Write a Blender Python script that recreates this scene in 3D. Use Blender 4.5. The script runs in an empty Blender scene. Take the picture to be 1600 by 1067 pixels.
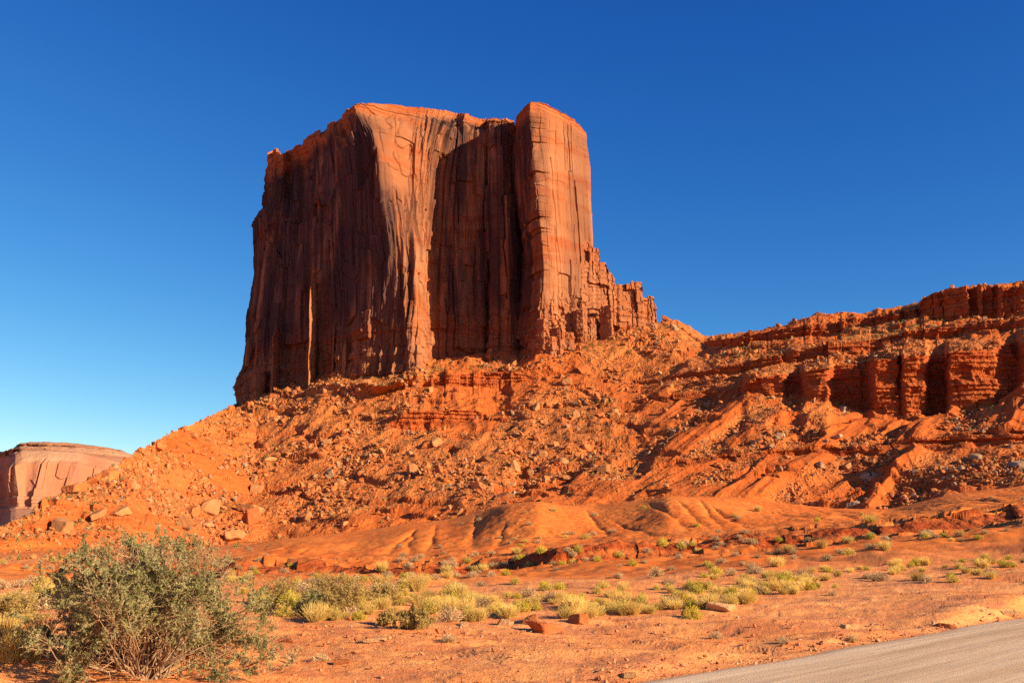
import bpy, bmesh, math, random
import numpy as np
from mathutils import Vector, Matrix

R = math.radians
rng = np.random.default_rng(7)
random.seed(7)
scn = bpy.context.scene
COL = scn.collection

# ------------------------------------------------------------------ camera, world, sun, exposure
W0, H0, F = 1600.0, 1067.0, 1556.0            # photograph size and focal length in its pixels
CAM_Z = 2.2
PITCH = math.atan((830 - 533.5) / F)
CP, SP = math.cos(PITCH), math.sin(PITCH)

cam_d = bpy.data.cameras.new('camera')
cam = bpy.data.objects.new('camera', cam_d)
COL.objects.link(cam)
cam.location = (0, 0, CAM_Z)
cam.rotation_euler = (R(90) + PITCH, 0, 0)
cam_d.sensor_width = 36.0
cam_d.lens = 36.0 * F / W0
cam_d.clip_start = 0.1
cam_d.clip_end = 40000
scn.camera = cam

SUN_AZ, SUN_EL = R(118), R(20.5)                # azimuth clockwise from the view direction (+Y)
w = bpy.data.worlds.new('World')
scn.world = w
w.use_nodes = True
nt = w.node_tree
nt.nodes.clear()
sky = nt.nodes.new('ShaderNodeTexSky')
sky.sky_type = 'NISHITA'
sky.sun_disc = False
sky.sun_elevation = SUN_EL
sky.sun_rotation = SUN_AZ
sky.altitude = 1700
sky.air_density = 1.0
sky.dust_density = 0.3
sky.ozone_density = 3.0
# the photograph's polarised, contrasty blue: one curve per colour channel of the whole sky
sep = nt.nodes.new('ShaderNodeSeparateColor'); hs = nt.nodes.new('ShaderNodeCombineColor')
nt.links.new(sky.outputs[0], sep.inputs[0])
for i_, (pw, kk) in enumerate(((2.0, .19), (1.35, .48), (.80, 1.30))):
    p1 = nt.nodes.new('ShaderNodeMath'); p1.operation = 'POWER'; p1.inputs[1].default_value = pw
    p2 = nt.nodes.new('ShaderNodeMath'); p2.operation = 'MULTIPLY'; p2.inputs[1].default_value = kk
    nt.links.new(sep.outputs[i_], p1.inputs[0]); nt.links.new(p1.outputs[0], p2.inputs[0]); nt.links.new(p2.outputs[0], hs.inputs[i_])
bg = nt.nodes.new('ShaderNodeBackground')
bg.inputs['Strength'].default_value = 0.08
out = nt.nodes.new('ShaderNodeOutputWorld')
nt.links.new(hs.outputs[0], bg.inputs['Color'])
nt.links.new(bg.outputs[0], out.inputs['Surface'])

sun_d = bpy.data.lights.new('sun', 'SUN')
sun_d.energy = 5.0
sun_d.angle = R(0.5)
sun_d.color = (1.0, 0.82, 0.56)
sun = bpy.data.objects.new('sun', sun_d)
COL.objects.link(sun)
sdir = Vector((math.sin(SUN_AZ) * math.cos(SUN_EL), math.cos(SUN_AZ) * math.cos(SUN_EL), math.sin(SUN_EL)))
sun.rotation_euler = sdir.to_track_quat('Z', 'Y').to_euler()
sun.location = (0, 0, 400)

scn.view_settings.view_transform = 'Standard'
scn.view_settings.look = 'None'
scn.view_settings.exposure = 0.95
scn.view_settings.gamma = 1
scn.render.engine = 'CYCLES'
scn.cycles.max_bounces = 4
scn.cycles.use_denoising = False
scn.cycles.diffuse_bounces = 2
scn.cycles.sample_clamp_indirect = 4


# ------------------------------------------------------------------ helpers: rays, noise, meshes
def at(px, py, Y):
    """point on the ray through a pixel of the photograph at distance Y in front of the camera"""
    a = (np.asarray(px, float) - 800) / F
    b = (533.5 - np.asarray(py, float)) / F
    s = Y / (CP - b * SP)
    return np.stack(np.broadcast_arrays(a * s, Y * np.ones_like(s), CAM_Z + (SP + b * CP) * s), -1)


def pix(P):
    P = np.asarray(P, float)
    d = P - np.array([0, 0, CAM_Z])
    fw = d[..., 1] * CP + d[..., 2] * SP
    up = -d[..., 1] * SP + d[..., 2] * CP
    return 800 + F * d[..., 0] / fw, 533.5 - F * up / fw


def py_of(z, Y):
    t = (z - CAM_Z) / Y
    b = (t * CP - SP) / (CP + t * SP)
    return 533.5 - F * b


def sstep(a, b, x):
    t = np.clip((x - a) / (b - a), 0, 1)
    return t * t * (3 - 2 * t)


def hsh(ix, iy, seed=0):
    h = (ix.astype(np.uint32) * np.uint32(374761393) + iy.astype(np.uint32) * np.uint32(668265263)
         + np.uint32((seed * 2246822519 + 97) & 0xffffffff))
    h ^= h >> np.uint32(13)
    h *= np.uint32(1274126177)
    h ^= h >> np.uint32(16)
    h *= np.uint32(2246822519)
    h ^= h >> np.uint32(15)
    return h


def h01(ix, iy=None, seed=0):
    ix = np.asarray(ix)
    iy = np.zeros_like(ix) if iy is None else np.asarray(iy)
    return (hsh(ix.astype(np.int64) & 0xffffffff, iy.astype(np.int64) & 0xffffffff, seed) & np.uint32(0xffffff)).astype(np.float32) / 16777215.0


def perlin(x, y, seed=0):
    x = np.asarray(x, np.float64); y = np.asarray(y, np.float64)
    xi = np.floor(x); yi = np.floor(y)
    fx = (x - xi).astype(np.float32); fy = (y - yi).astype(np.float32)
    xi = xi.astype(np.int64) & 0xffffffff; yi = yi.astype(np.int64) & 0xffffffff
    u = fx * fx * fx * (fx * (fx * 6 - 15) + 10); v = fy * fy * fy * (fy * (fy * 6 - 15) + 10)

    def g(dx, dy):
        a = (hsh((xi + dx) & 0xffffffff, (yi + dy) & 0xffffffff, seed) & np.uint32(0xffff)).astype(np.float32) * (2 * math.pi / 65536)
        return np.cos(a) * (fx - dx) + np.sin(a) * (fy - dy)
    n0 = g(0, 0) * (1 - u) + g(1, 0) * u
    n1 = g(0, 1) * (1 - u) + g(1, 1) * u
    return (n0 * (1 - v) + n1 * v) * 1.5


def fbm(x, y, octs=4, seed=0, gain=0.5):
    s = 0; a = 1
    for i in range(octs):
        s = s + a * perlin(x * 2 ** i + 17.3 * i, y * 2 ** i - 9.1 * i, seed + i)
        a *= gain
    return s


def ridge(x, y, octs=3, seed=0):
    s = 0; a = 1
    for i in range(octs):
        s = s + a * (1 - 2 * np.abs(perlin(x * 2 ** i + 5.7 * i, y * 2 ** i + 3.3 * i, seed + i)))
        a *= 0.5
    return s


def blocks(u, z, su, sz, seed=0, warp=0.35):
    """joint blocks: a random offset in -1..1 per block of an irregular brickwork"""
    uu = u / su + warp * perlin(u / su * 0.7, z / sz * 0.5, seed + 3)
    iu = np.floor(uu)
    zz = z / sz + h01(iu, None, seed + 5) * 7.0 + warp * perlin(u / su * 0.6, z / sz * 0.6, seed + 4)
    iz = np.floor(zz)
    return h01(iu, iz, seed) * 2 - 1


def strata(z, h, seed=0):
    """one random step per bed, -1..1, with narrow transitions"""
    t = z / h
    i = np.floor(t); f = t - i
    a = h01(i, None, seed); b = h01(i + 1, None, seed)
    return (a + (b - a) * sstep(0.75, 1.0, f)) * 2 - 1


def new_mesh(name, V, faces, mats, smooth=True, attrs=None, mat_index=None):
    V = np.ascontiguousarray(V, np.float32).reshape(-1, 3)
    me = bpy.data.meshes.new(name)
    me.vertices.add(len(V))
    me.vertices.foreach_set('co', V.ravel())
    groups = faces if isinstance(faces, list) else [faces]
    groups = [np.ascontiguousarray(f, np.int32) for f in groups if len(f)]
    tot = np.concatenate([np.full(len(f), f.shape[1], np.int32) for f in groups])
    loops = np.concatenate([f.ravel() for f in groups])
    start = np.concatenate([[0], np.cumsum(tot)[:-1]]).astype(np.int32)
    me.loops.add(len(loops))
    me.loops.foreach_set('vertex_index', loops)
    me.polygons.add(len(tot))
    me.polygons.foreach_set('loop_start', start)
    me.polygons.foreach_set('loop_total', tot)
    for m in (mats if isinstance(mats, (list, tuple)) else [mats]):
        me.materials.append(m)
    if mat_index is not None:
        me.polygons.foreach_set('material_index', np.ascontiguousarray(mat_index, np.int32))
    me.update(calc_edges=True)
    me.polygons.foreach_set('use_smooth', np.full(len(tot), smooth, bool))
    for k, v in (attrs or {}).items():
        v = np.ascontiguousarray(v, np.float32)
        if v.ndim == 2:
            at_ = me.attributes.new(k, 'FLOAT_VECTOR', 'POINT')
            at_.data.foreach_set('vector', v.ravel())
        else:
            at_ = me.attributes.new(k, 'FLOAT', 'POINT')
            at_.data.foreach_set('value', v.ravel())
    me.validate()
    return me


def link(name, me, parent=None):
    o = bpy.data.objects.new(name, me)
    COL.objects.link(o)
    if parent is not None:
        o.parent = parent
    return o


def tag(o, label=None, cat=None, group=None, kind=None):
    if label: o['label'] = label
    if cat: o['category'] = cat
    if group: o['group'] = group
    if kind: o['kind'] = kind
    return o


def empty(name, loc):
    o = bpy.data.objects.new(name, None)
    o.empty_display_size = 0.2
    COL.objects.link(o)
    o.location = loc
    return o


def grid_faces(r, c, wrap=False):
    i = np.arange(r - 1)[:, None] * c
    if wrap:
        j = np.arange(c)[None]; j2 = (j + 1) % c
    else:
        j = np.arange(c - 1)[None]; j2 = j + 1
    return np.stack([i + j, i + j2, i + c + j2, i + c + j], -1).reshape(-1, 4)


# ------------------------------------------------------------------ materials
class NT:
    def __init__(s, name):
        s.m = bpy.data.materials.new(name)
        s.m.use_nodes = True
        s.t = s.m.node_tree
        s.t.nodes.clear()
        s.o = s.n('ShaderNodeOutputMaterial')
        s.b = s.n('ShaderNodeBsdfPrincipled')
        s.b.inputs['Roughness'].default_value = 0.95
        s.b.inputs['Specular IOR Level'].default_value = 0.12
        s.l(s.b.outputs[0], s.o.inputs['Surface'])

    def n(s, t):
        return s.t.nodes.new(t)

    def l(s, a, b):
        s.t.links.new(a, b)

    def pos(s, scale=(1, 1, 1), obj=False):
        if obj:
            g = s.n('ShaderNodeTexCoord').outputs['Object']
        else:
            g = s.n('ShaderNodeNewGeometry').outputs['Position']
        v = s.n('ShaderNodeVectorMath'); v.operation = 'MULTIPLY'
        s.l(g, v.inputs[0]); v.inputs[1].default_value = scale
        return v.outputs[0]

    def noise(s, vec, scale, detail=4, rough=0.55, dist=0.0):
        t = s.n('ShaderNodeTexNoise')
        t.inputs['Scale'].default_value = scale; t.inputs['Detail'].default_value = detail
        t.inputs['Roughness'].default_value = rough; t.inputs['Distortion'].default_value = dist
        s.l(vec, t.inputs['Vector'])
        return t.outputs['Fac']

    def voro(s, vec, scale, feat='F1', out='Distance'):
        t = s.n('ShaderNodeTexVoronoi'); t.feature = feat
        t.inputs['Scale'].default_value = scale
        s.l(vec, t.inputs['Vector'])
        return t.outputs[out]

    def ramp(s, fac, a, b):
        t = s.n('ShaderNodeMapRange'); t.interpolation_type = 'SMOOTHSTEP'
        s.l(fac, t.inputs['Value'])
        t.inputs['From Min'].default_value = a; t.inputs['From Max'].default_value = b
        return t.outputs[0]

    def mix(s, fac, a, b, mode='MIX'):
        t = s.n('ShaderNodeMix'); t.data_type = 'RGBA'; t.blend_type = mode
        if isinstance(fac, (int, float)): t.inputs[0].default_value = fac
        else: s.l(fac, t.inputs[0])
        for v, i in ((a, 6), (b, 7)):
            if isinstance(v, tuple): t.inputs[i].default_value = (*v, 1)
            else: s.l(v, t.inputs[i])
        return t.outputs[2]

    def math(s, op, a, b=0.0):
        t = s.n('ShaderNodeMath'); t.operation = op
        for v, i in ((a, 0), (b, 1)):
            if isinstance(v, (int, float)): t.inputs[i].default_value = v
            else: s.l(v, t.inputs[i])
        return t.outputs[0]

    def attr(s, name, out='Fac'):
        t = s.n('ShaderNodeAttribute'); t.attribute_name = name
        return t.outputs[out]

    def rnd(s):
        return s.n('ShaderNodeObjectInfo').outputs['Random']

    def bump(s, h, dist, strength=1.0, prev=None):
        t = s.n('ShaderNodeBump')
        t.inputs['Strength'].default_value = strength; t.inputs['Distance'].default_value = dist
        s.l(h, t.inputs['Height'])
        if prev is not None: s.l(prev, t.inputs['Normal'])
        return t.outputs[0]

    def done(s, col, normal=None):
        if isinstance(col, tuple): s.b.inputs['Base Color'].default_value = (*col, 1)
        else: s.l(col, s.b.inputs['Base Color'])
        if normal is not None: s.l(normal, s.b.inputs['Normal'])
        return s.m


def mat_terrain():
    k = NT('red_earth')
    p = k.pos()
    ps = k.pos((0.05, 0.05, 1.0))
    n1 = k.noise(p, 0.03, 5, 0.6)
    n2 = k.noise(p, 0.6, 6, 0.65)
    n3 = k.noise(p, 9.0, 4, 0.7)
    dirt = k.mix(k.ramp(n1, 0.35, 0.65), (0.66, 0.135, 0.018), (0.72, 0.185, 0.030))
    dirt = k.mix(k.ramp(n2, 0.45, 0.75), dirt, (0.76, 0.25, 0.055))
    # sand and crust near the road
    sand = k.mix(k.ramp(n2, 0.3, 0.7), (0.80, 0.275, 0.078), (0.92, 0.385, 0.125))
    sand = k.mix(k.math('MULTIPLY', k.ramp(k.noise(k.pos((0.35, 0.8, 1)), 1.0, 6, 0.6), 0.50, 0.58), 0.65), sand, (0.58, 0.19, 0.075))
    sand = k.mix(k.ramp(n3, 0.50, 0.72), sand, (0.62, 0.18, 0.06))
    sand = k.mix(k.ramp(k.voro(p, 7.0), 0.22, 0.10), sand, (0.86, 0.44, 0.20))
    col = k.mix(k.attr('sand'), k.mix(k.attr('slope'), dirt, k.mix(k.ramp(n2, 0.4, 0.7), (0.48, 0.092, 0.015), (0.56, 0.14, 0.028))), sand)
    # talus: rubble tones and thin dry growth
    t1 = k.noise(p, 0.9, 5, 0.75)
    t2 = k.voro(p, 0.7)
    tal = k.mix(k.ramp(t1, 0.42, 0.62), (0.50, 0.118, 0.024), (0.56, 0.185, 0.050))
    tal = k.mix(k.ramp(t2, 0.5, 0.2), tal, (0.56, 0.21, 0.062))
    tal = k.mix(k.math('MULTIPLY', k.ramp(k.noise(p, 0.35, 6, 0.8), 0.56, 0.66), 0.5), tal, (0.30, 0.165, 0.045))
    col = k.mix(k.attr('talus'), col, tal)
    # bedded cliff
    s1 = k.noise(ps, 1.1, 3, 0.6)
    s2 = k.noise(ps, 0.35, 2, 0.5)
    cl = k.mix(k.ramp(s1, 0.38, 0.62), (0.36, 0.06, 0.013), (0.46, 0.115, 0.028))
    cl = k.mix(k.ramp(s2, 0.55, 0.7), cl, (0.42, 0.095, 0.024))
    col = k.mix(k.attr('cliff'), col, cl)
    far = k.math('ADD', k.noise(p, 0.8, 5, 0.7), k.math('MULTIPLY', k.ramp(t2, 0.5, 0.1), 0.6))
    b1 = k.bump(k.math('MULTIPLY', far, k.attr('rough')), 0.9)
    b2 = k.bump(k.math('ADD', k.noise(p, 22, 4, 0.7), k.math('MULTIPLY', k.ramp(k.voro(p, 14), 0.35, 0.1), 0.5)), 0.022, 1.0, b1)
    return k.done(col, b2)


def mat_butte():
    k = NT('butte_sandstone')
    p = k.pos()
    pv = k.pos((0.075, 0.075, 0.007))          # vertical streaks
    pv2 = k.pos((0.22, 0.22, 0.016))
    ph = k.pos((0.012, 0.012, 0.12))         # beds
    base = k.mix(k.ramp(k.noise(p, 0.03, 5, 0.6), 0.35, 0.65), (0.34, 0.118, 0.044), (0.41, 0.162, 0.070))
    base = k.mix(k.ramp(k.noise(ph, 1.0, 4, 0.6), 0.45, 0.7), base, (0.36, 0.095, 0.030))
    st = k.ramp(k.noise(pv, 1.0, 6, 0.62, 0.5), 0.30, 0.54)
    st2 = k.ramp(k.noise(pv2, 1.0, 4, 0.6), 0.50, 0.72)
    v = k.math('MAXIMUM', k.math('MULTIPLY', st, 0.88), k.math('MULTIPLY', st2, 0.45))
    v = k.math('MULTIPLY', v, k.attr('varnish_shade'))
    base = k.mix(v, base, (0.038, 0.024, 0.025))  # desert varnish colour, made darker to deepen the walls' shade
    base = k.mix(k.attr('cap'), base, k.mix(k.ramp(k.noise(ph, 4.0, 3, 0.6), 0.4, 0.6), (0.32, 0.075, 0.02), (0.40, 0.13, 0.042)))
    b1 = k.bump(k.noise(pv2, 1.0, 6, 0.65), 0.6, 0.6)
    b2 = k.bump(k.noise(p, 0.6, 6, 0.7), 0.5, 0.7, b1)
    return k.done(base, b2)


def mat_mesa():
    k = NT('hazed_mesa_rock')
    pv = k.pos((0.02, 0.02, 0.002)); ph = k.pos((0.0015, 0.0015, 0.06)); p = k.pos()
    c = k.mix(k.ramp(k.noise(p, 0.006, 5, 0.6), 0.35, 0.65), (0.38, 0.145, 0.072), (0.44, 0.19, 0.10))  # distance haze put into the rock's paler tone
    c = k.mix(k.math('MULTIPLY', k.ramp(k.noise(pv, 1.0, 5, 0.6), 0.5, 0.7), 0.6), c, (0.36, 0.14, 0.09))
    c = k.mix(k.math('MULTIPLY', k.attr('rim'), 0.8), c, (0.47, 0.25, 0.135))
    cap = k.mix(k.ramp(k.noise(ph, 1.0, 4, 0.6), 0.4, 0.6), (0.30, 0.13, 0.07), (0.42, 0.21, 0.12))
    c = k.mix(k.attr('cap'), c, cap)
    return k.done(c, k.bump(k.noise(k.pos((0.08, 0.08, 0.015)), 1.0, 6, 0.65), 5.0))


def mat_rock(name, c1, c2, dark):
    k = NT(name)
    p = k.pos(obj=True)
    c = k.mix(k.ramp(k.noise(p, 1.3, 5, 0.65), 0.35, 0.65), c1, c2)
    c = k.mix(k.math('MULTIPLY', k.ramp(k.noise(p, 3.1, 4, 0.6), 0.55, 0.75), 0.5), c, dark)
    g = k.n('ShaderNodeHueSaturation')
    k.l(c, g.inputs['Color'])
    k.l(k.math('ADD', k.math('MULTIPLY', k.rnd(), 0.35), 0.82), g.inputs['Value'])
    return k.done(g.outputs[0], k.bump(k.noise(p, 2.5, 6, 0.7), 0.12))


def mat_scree():
    k = NT('scree_rock')
    p = k.pos()
    c = k.attr('tint', 'Vector')
    c = k.mix(k.ramp(k.noise(p, 1.5, 4, 0.6), 0.4, 0.8), c, (0.42, 0.13, 0.045))
    return k.done(c, k.bump(k.noise(p, 2.5, 5, 0.7), 0.15))


def mat_plain(name, c1, c2, scale, rough=0.9, trans=0.0, rand=0.3, attr=None):
    k = NT(name)
    p = k.pos(obj=True)
    c = k.mix(k.ramp(k.noise(p, scale, 3), 0.35, 0.65), c1, c2)
    if attr:
        c = k.mix(k.attr(attr), c, k.mix(0.5, c1, (c2[0] * 0.5, c2[1] * 0.5, c2[2] * 0.4)))
    g = k.n('ShaderNodeHueSaturation')
    k.l(c, g.inputs['Color'])
    k.l(k.math('ADD', k.math('MULTIPLY', k.rnd(), rand), 1 - rand / 2), g.inputs['Value'])
    k.b.inputs['Roughness'].default_value = rough
    if trans:
        tr = k.n('ShaderNodeBsdfTranslucent'); k.l(g.outputs[0], tr.inputs['Color'])
        ms = k.n('ShaderNodeMixShader'); ms.inputs[0].default_value = trans
        k.l(k.b.outputs[0], ms.inputs[1]); k.l(tr.outputs[0], ms.inputs[2])
        k.l(ms.outputs[0], k.o.inputs['Surface'])
    return k.done(g.outputs[0])


def mat_road():
    k = NT('road_surface')
    a = R(45.5)
    g = k.n('ShaderNodeNewGeometry').outputs['Position']
    mp = k.n('ShaderNodeMapping'); k.l(g, mp.inputs['Vector']); mp.inputs['Rotation'].default_value = (0, 0, -a)
    v = k.n('ShaderNodeVectorMath'); v.operation = 'MULTIPLY'; k.l(mp.outputs[0], v.inputs[0]); v.inputs[1].default_value = (0.05, 1.0, 1.0)
    p = k.pos()
    c = k.mix(k.ramp(k.noise(v.outputs[0], 1.3, 5, 0.65, 0.4), 0.36, 0.64), (0.58, 0.365, 0.20), (0.80, 0.55, 0.335))
    c = k.mix(k.math('MULTIPLY', k.ramp(k.noise(p, 0.5, 5, 0.7), 0.45, 0.7), 0.6), c, (0.72, 0.44, 0.24))
    c = k.mix(k.math('MULTIPLY', k.ramp(k.noise(p, 60, 3, 0.7), 0.5, 0.7), 0.5), c, (0.40, 0.26, 0.17))
    ed = k.math('ADD', k.attr('edge'), k.math('MULTIPLY', k.noise(p, 1.6, 6, 0.7), -1.1))
    c = k.mix(k.ramp(ed, -0.62, -0.25), (0.78, 0.34, 0.13), c)
    b = k.bump(k.noise(p, 45, 4, 0.7), 0.012)
    b = k.bump(k.noise(v.outputs[0], 2.0, 4, 0.6), 0.03, 1.0, b)
    return k.done(c, b)


M = dict(
    terrain=mat_terrain(), butte=mat_butte(), mesa=mat_mesa(), scree=mat_scree(), road=mat_road(),
    pale=mat_rock('pale_tan_rock', (0.38, 0.15, 0.052), (0.45, 0.195, 0.074), (0.30, 0.10, 0.033)),
    rust=mat_rock('rust_red_rock', (0.46, 0.120, 0.034), (0.52, 0.165, 0.05), (0.33, 0.080, 0.025)),
    buff=mat_rock('greyish_buff_rock', (0.33, 0.19, 0.10), (0.39, 0.24, 0.135), (0.28, 0.12, 0.05)),
    light=mat_rock('light_sandstone', (0.66, 0.30, 0.115), (0.74, 0.38, 0.165), (0.54, 0.21, 0.08)),
    leaf=mat_plain('grey_green_leaf', (0.24, 0.23, 0.08), (0.44, 0.385, 0.165), 3.0, trans=0.3),
    oleaf=mat_plain('olive_leaf', (0.42, 0.28, 0.075), (0.54, 0.38, 0.12), 3.0, trans=0.25),
    twig=mat_plain('dry_twig', (0.36, 0.19, 0.09), (0.50, 0.30, 0.16), 5.0),
    bark=mat_plain('grey_brown_bark', (0.30, 0.165, 0.085), (0.46, 0.28, 0.16), 8.0),
    straw=mat_plain('straw_blade', (0.80, 0.52, 0.14), (0.86, 0.62, 0.20), 3.0, trans=0.35),
    greenstem=mat_plain('yellow_green_stem', (0.60, 0.46, 0.075), (0.70, 0.54, 0.12), 3.0, trans=0.35),
    flower=mat_plain('yellow_flower_head', (0.62, 0.46, 0.03), (0.70, 0.55, 0.06), 3.0, trans=0.2),
    sage=mat_plain('grey_sage_leaf', (0.58, 0.38, 0.17), (0.66, 0.47, 0.24), 3.0, trans=0.2),
)

# ------------------------------------------------------------------ the butte's plan and profiles (photo pixels, distance)
PROF = [
    [(430, 620, 790), (440, 400, 790), (450, 320, 790), (455, 318, 792)],
    [(372, 640, 690), (367, 608, 691), (380, 570, 692), (388, 515, 694), (387, 497, 694), (400, 426, 697), (396, 350, 699), (406, 331, 701), (414, 321, 703), (416, 278, 704), (419, 243, 705), (425, 238, 709)],
    [(395, 625, 676), (396, 560, 678), (402, 500, 680), (410, 420, 683), (412, 335, 686), (424, 318, 688), (428, 270, 690), (431, 237, 691), (433, 236, 696)],
    [(425, 612, 668), (425, 560, 670), (428, 500, 672), (433, 420, 675), (436, 335, 679), (440, 300, 682), (442, 270, 683), (443, 239, 684), (443, 238, 690)],
    [(440, 608, 664), (440, 500, 668), (444, 420, 672), (446, 335, 680), (447, 300, 690), (448, 260, 696), (448, 236, 698), (449, 233, 704)],
    [(478, 594, 653), (478, 500, 657), (478, 420, 661), (478, 330, 668), (476, 280, 676), (474, 245, 682), (472, 224, 684), (472, 222, 692)],
    [(490, 591, 648), (490, 400, 656), (488, 260, 668), (485, 240, 672), (484, 213, 673), (484, 212, 682)],
    [(505, 588, 642), (505, 400, 650), (500, 260, 664), (497, 225, 668), (494, 209, 670), (494, 208, 680)],
    [(535, 583, 632), (535, 400, 640), (530, 260, 650), (526, 215, 654), (524, 196, 660), (525, 194, 672)],
    [(565, 585, 622), (565, 400, 629), (562, 280, 634), (556, 225, 636), (546, 185, 640), (541, 176, 650), (545, 172, 662)],
    [(585, 588, 616), (588, 400, 620), (584, 280, 622), (578, 222, 622), (560, 180, 628), (553, 167, 636), (558, 163, 650)],
    [(603, 590, 612), (608, 500, 612), (610, 400, 613), (597, 330, 613), (592, 245, 614), (580, 200, 622), (572, 170, 640), (574, 161, 655)],
    [(625, 587, 608), (632, 500, 609), (632, 410, 611), (623, 340, 618), (615, 260, 624), (610, 215, 632), (606, 185, 650), (606, 163, 672)],
    [(650, 576, 602), (654, 500, 604), (652, 410, 609), (646, 345, 628), (642, 260, 640), (645, 215, 646), (650, 188, 662), (650, 168, 690)],
    [(662, 567, 652), (663, 500, 652), (663, 400, 653), (668, 330, 654), (675, 260, 655), (682, 220, 658), (690, 200, 672), (695, 173, 705)],
    [(672, 566, 670), (672, 400, 672), (684, 260, 674), (700, 210, 676), (712, 192, 690), (715, 178, 715)],
    [(715, 559, 676), (715, 400, 678), (718, 260, 679), (724, 215, 680), (727, 180, 686), (728, 178, 700)],
    [(735, 556, 678), (735, 400, 680), (735, 260, 681), (735, 205, 683), (740, 186, 700), (742, 183, 712)],
    [(755, 552, 682), (756, 400, 684), (756, 260, 685), (755, 210, 686), (756, 190, 702), (757, 185, 715)],
    [(759, 552, 692), (760, 400, 694), (759, 260, 695), (758, 210, 696), (759, 195, 710), (760, 186, 716)],
    [(764, 551, 672), (764, 400, 674), (762, 260, 676), (761, 205, 678), (763, 190, 682), (768, 187, 700)],
    [(795, 547, 668), (795, 400, 670), (788, 260, 672), (785, 200, 674), (786, 188, 680), (787, 186, 698)],
    [(808, 547, 674), (810, 400, 678), (805, 260, 682), (805, 215, 684), (804, 194, 688), (804, 192, 700)],
    [(812, 548, 680), (814, 400, 688), (808, 260, 694), (807, 215, 696), (806, 204, 698), (806, 203, 708)],
    [(822, 549, 660), (824, 400, 664), (812, 260, 668), (807, 215, 668), (809, 182, 669), (812, 178, 676)],
    [(835, 551, 634), (838, 474, 636), (838, 416, 638), (828, 300, 642), (822, 230, 645), (818, 180, 650), (822, 165, 660)],
    [(843, 552, 626), (846, 474, 628), (849, 416, 629), (841, 306, 631), (831, 218, 633), (828, 175, 636), (829, 160, 642), (832, 160, 650)],
    [(868, 544, 630), (868, 474, 632), (868, 416, 633), (858, 300, 635), (852, 218, 637), (850, 180, 641), (850, 163, 650), (852, 162, 660)],
    [(890, 535, 640), (890, 474, 641), (890, 416, 642), (882, 300, 643), (879, 218, 645), (877, 195, 650), (876, 178, 660), (876, 176, 670)],
    [(893, 534, 645), (893, 474, 646), (893, 416, 646), (886, 300, 649), (883, 215, 650), (881, 195, 654), (880, 178, 664), (880, 178, 674)],
    [(910, 530, 650), (908, 474, 652), (905, 416, 653), (898, 300, 652), (893, 220, 652), (892, 196, 658), (893, 186, 668), (894, 186, 676)],
    [(935, 520, 668), (928, 474, 668), (926, 416, 668), (923, 306, 668), (925, 262, 668), (919, 225, 669), (914, 205, 673), (905, 198, 682)],
    [(930, 520, 720), (915, 400, 722), (905, 300, 724), (900, 255, 726), (890, 250, 730)],
    [(800, 540, 790), (800, 400, 790), (800, 280, 790), (800, 278, 792)],
]
# the shaded left wall swings back a little more than the sun's line
PROF = [[(x, y, d + (13 * min(max((585 - x) / 213, 0), 1) if i_ else 0)) for x, y, d in pr] for i_, pr in enumerate(PROF)]

# ------------------------------------------------------------------ terrain: lines in plan, near to far
COLS = np.unique(np.round(np.concatenate([np.linspace(-900, -200, 60), np.linspace(-200, -40, 60), np.arange(-40, 1641, 1.0),
                                          np.linspace(1640, 1800, 60), np.linspace(1800, 2500, 60)]), 3))
NC = len(COLS)


def line(pts):
    p = np.array(sorted(pts), float)
    return np.interp(COLS, p[:, 0], p[:, 1]), np.interp(COLS, p[:, 0], p[:, 2])


def flat(z, Y):
    zz = np.interp(COLS, [a for a, _ in z], [b for _, b in z])
    return py_of(zz, Y), np.full(NC, float(Y))


def cst(pts, Y):
    return line([(a, b, Y) for a, b in pts])


def smooth1(a, n):
    k = np.hanning(n + 2)[1:-1]; k /= k.sum()
    return np.convolve(np.pad(a, n // 2, mode='edge'), k, 'valid')[:len(a)]


LN = []
def add(name, pd, sm=0):
    y, d = pd
    if sm: y, d = smooth1(y, sm), smooth1(d, sm)
    LN.append((name, y, d))


add('A', flat([(0, 0), (1, 0)], 4))
add('B', flat([(0, 0), (1, 0)], 14))
add('C', flat([(-500, .3), (100, .12), (500, 0), (1200, 0), (1700, .05)], 22))
add('D', flat([(-500, .3), (0, .15), (500, 0.0), (1000, .0), (1300, .12), (1600, .35), (2400, .6)], 32))
add('E', cst([(-900, 925), (0, 922), (500, 922), (800, 917), (1200, 905), (1600, 878), (2500, 840)], 46), 81)
add('Fl', cst([(-900, 897), (0, 900), (400, 905), (700, 905), (900, 893), (1200, 872), (1600, 845), (2500, 790)], 76), 81)
add('G0', line([(-900, 890, 106), (0, 893, 106), (370, 905, 98), (520, 902, 104), (650, 903, 100), (800, 890, 106), (870, 886, 100), (960, 880, 103), (1100, 866, 108), (1300, 847, 106), (1450, 830, 106), (1600, 810, 108), (2500, 740, 106)]), 15)
add('G1', line([(-900, 888, 112), (0, 890, 112), (330, 888, 104), (370, 881, 101), (520, 884, 107), (650, 882, 103), (740, 882, 108), (800, 874, 109), (870, 856, 103), (960, 852, 106), (1100, 852, 111), (1300, 830, 109), (1450, 810, 109), (1600, 793, 111), (2500, 720, 109)]), 15)
add('H', cst([(-900, 880), (0, 882), (380, 870), (650, 868), (900, 848), (1100, 836), (1300, 816), (1500, 800), (1600, 786), (2500, 700)], 145), 61)
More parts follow.
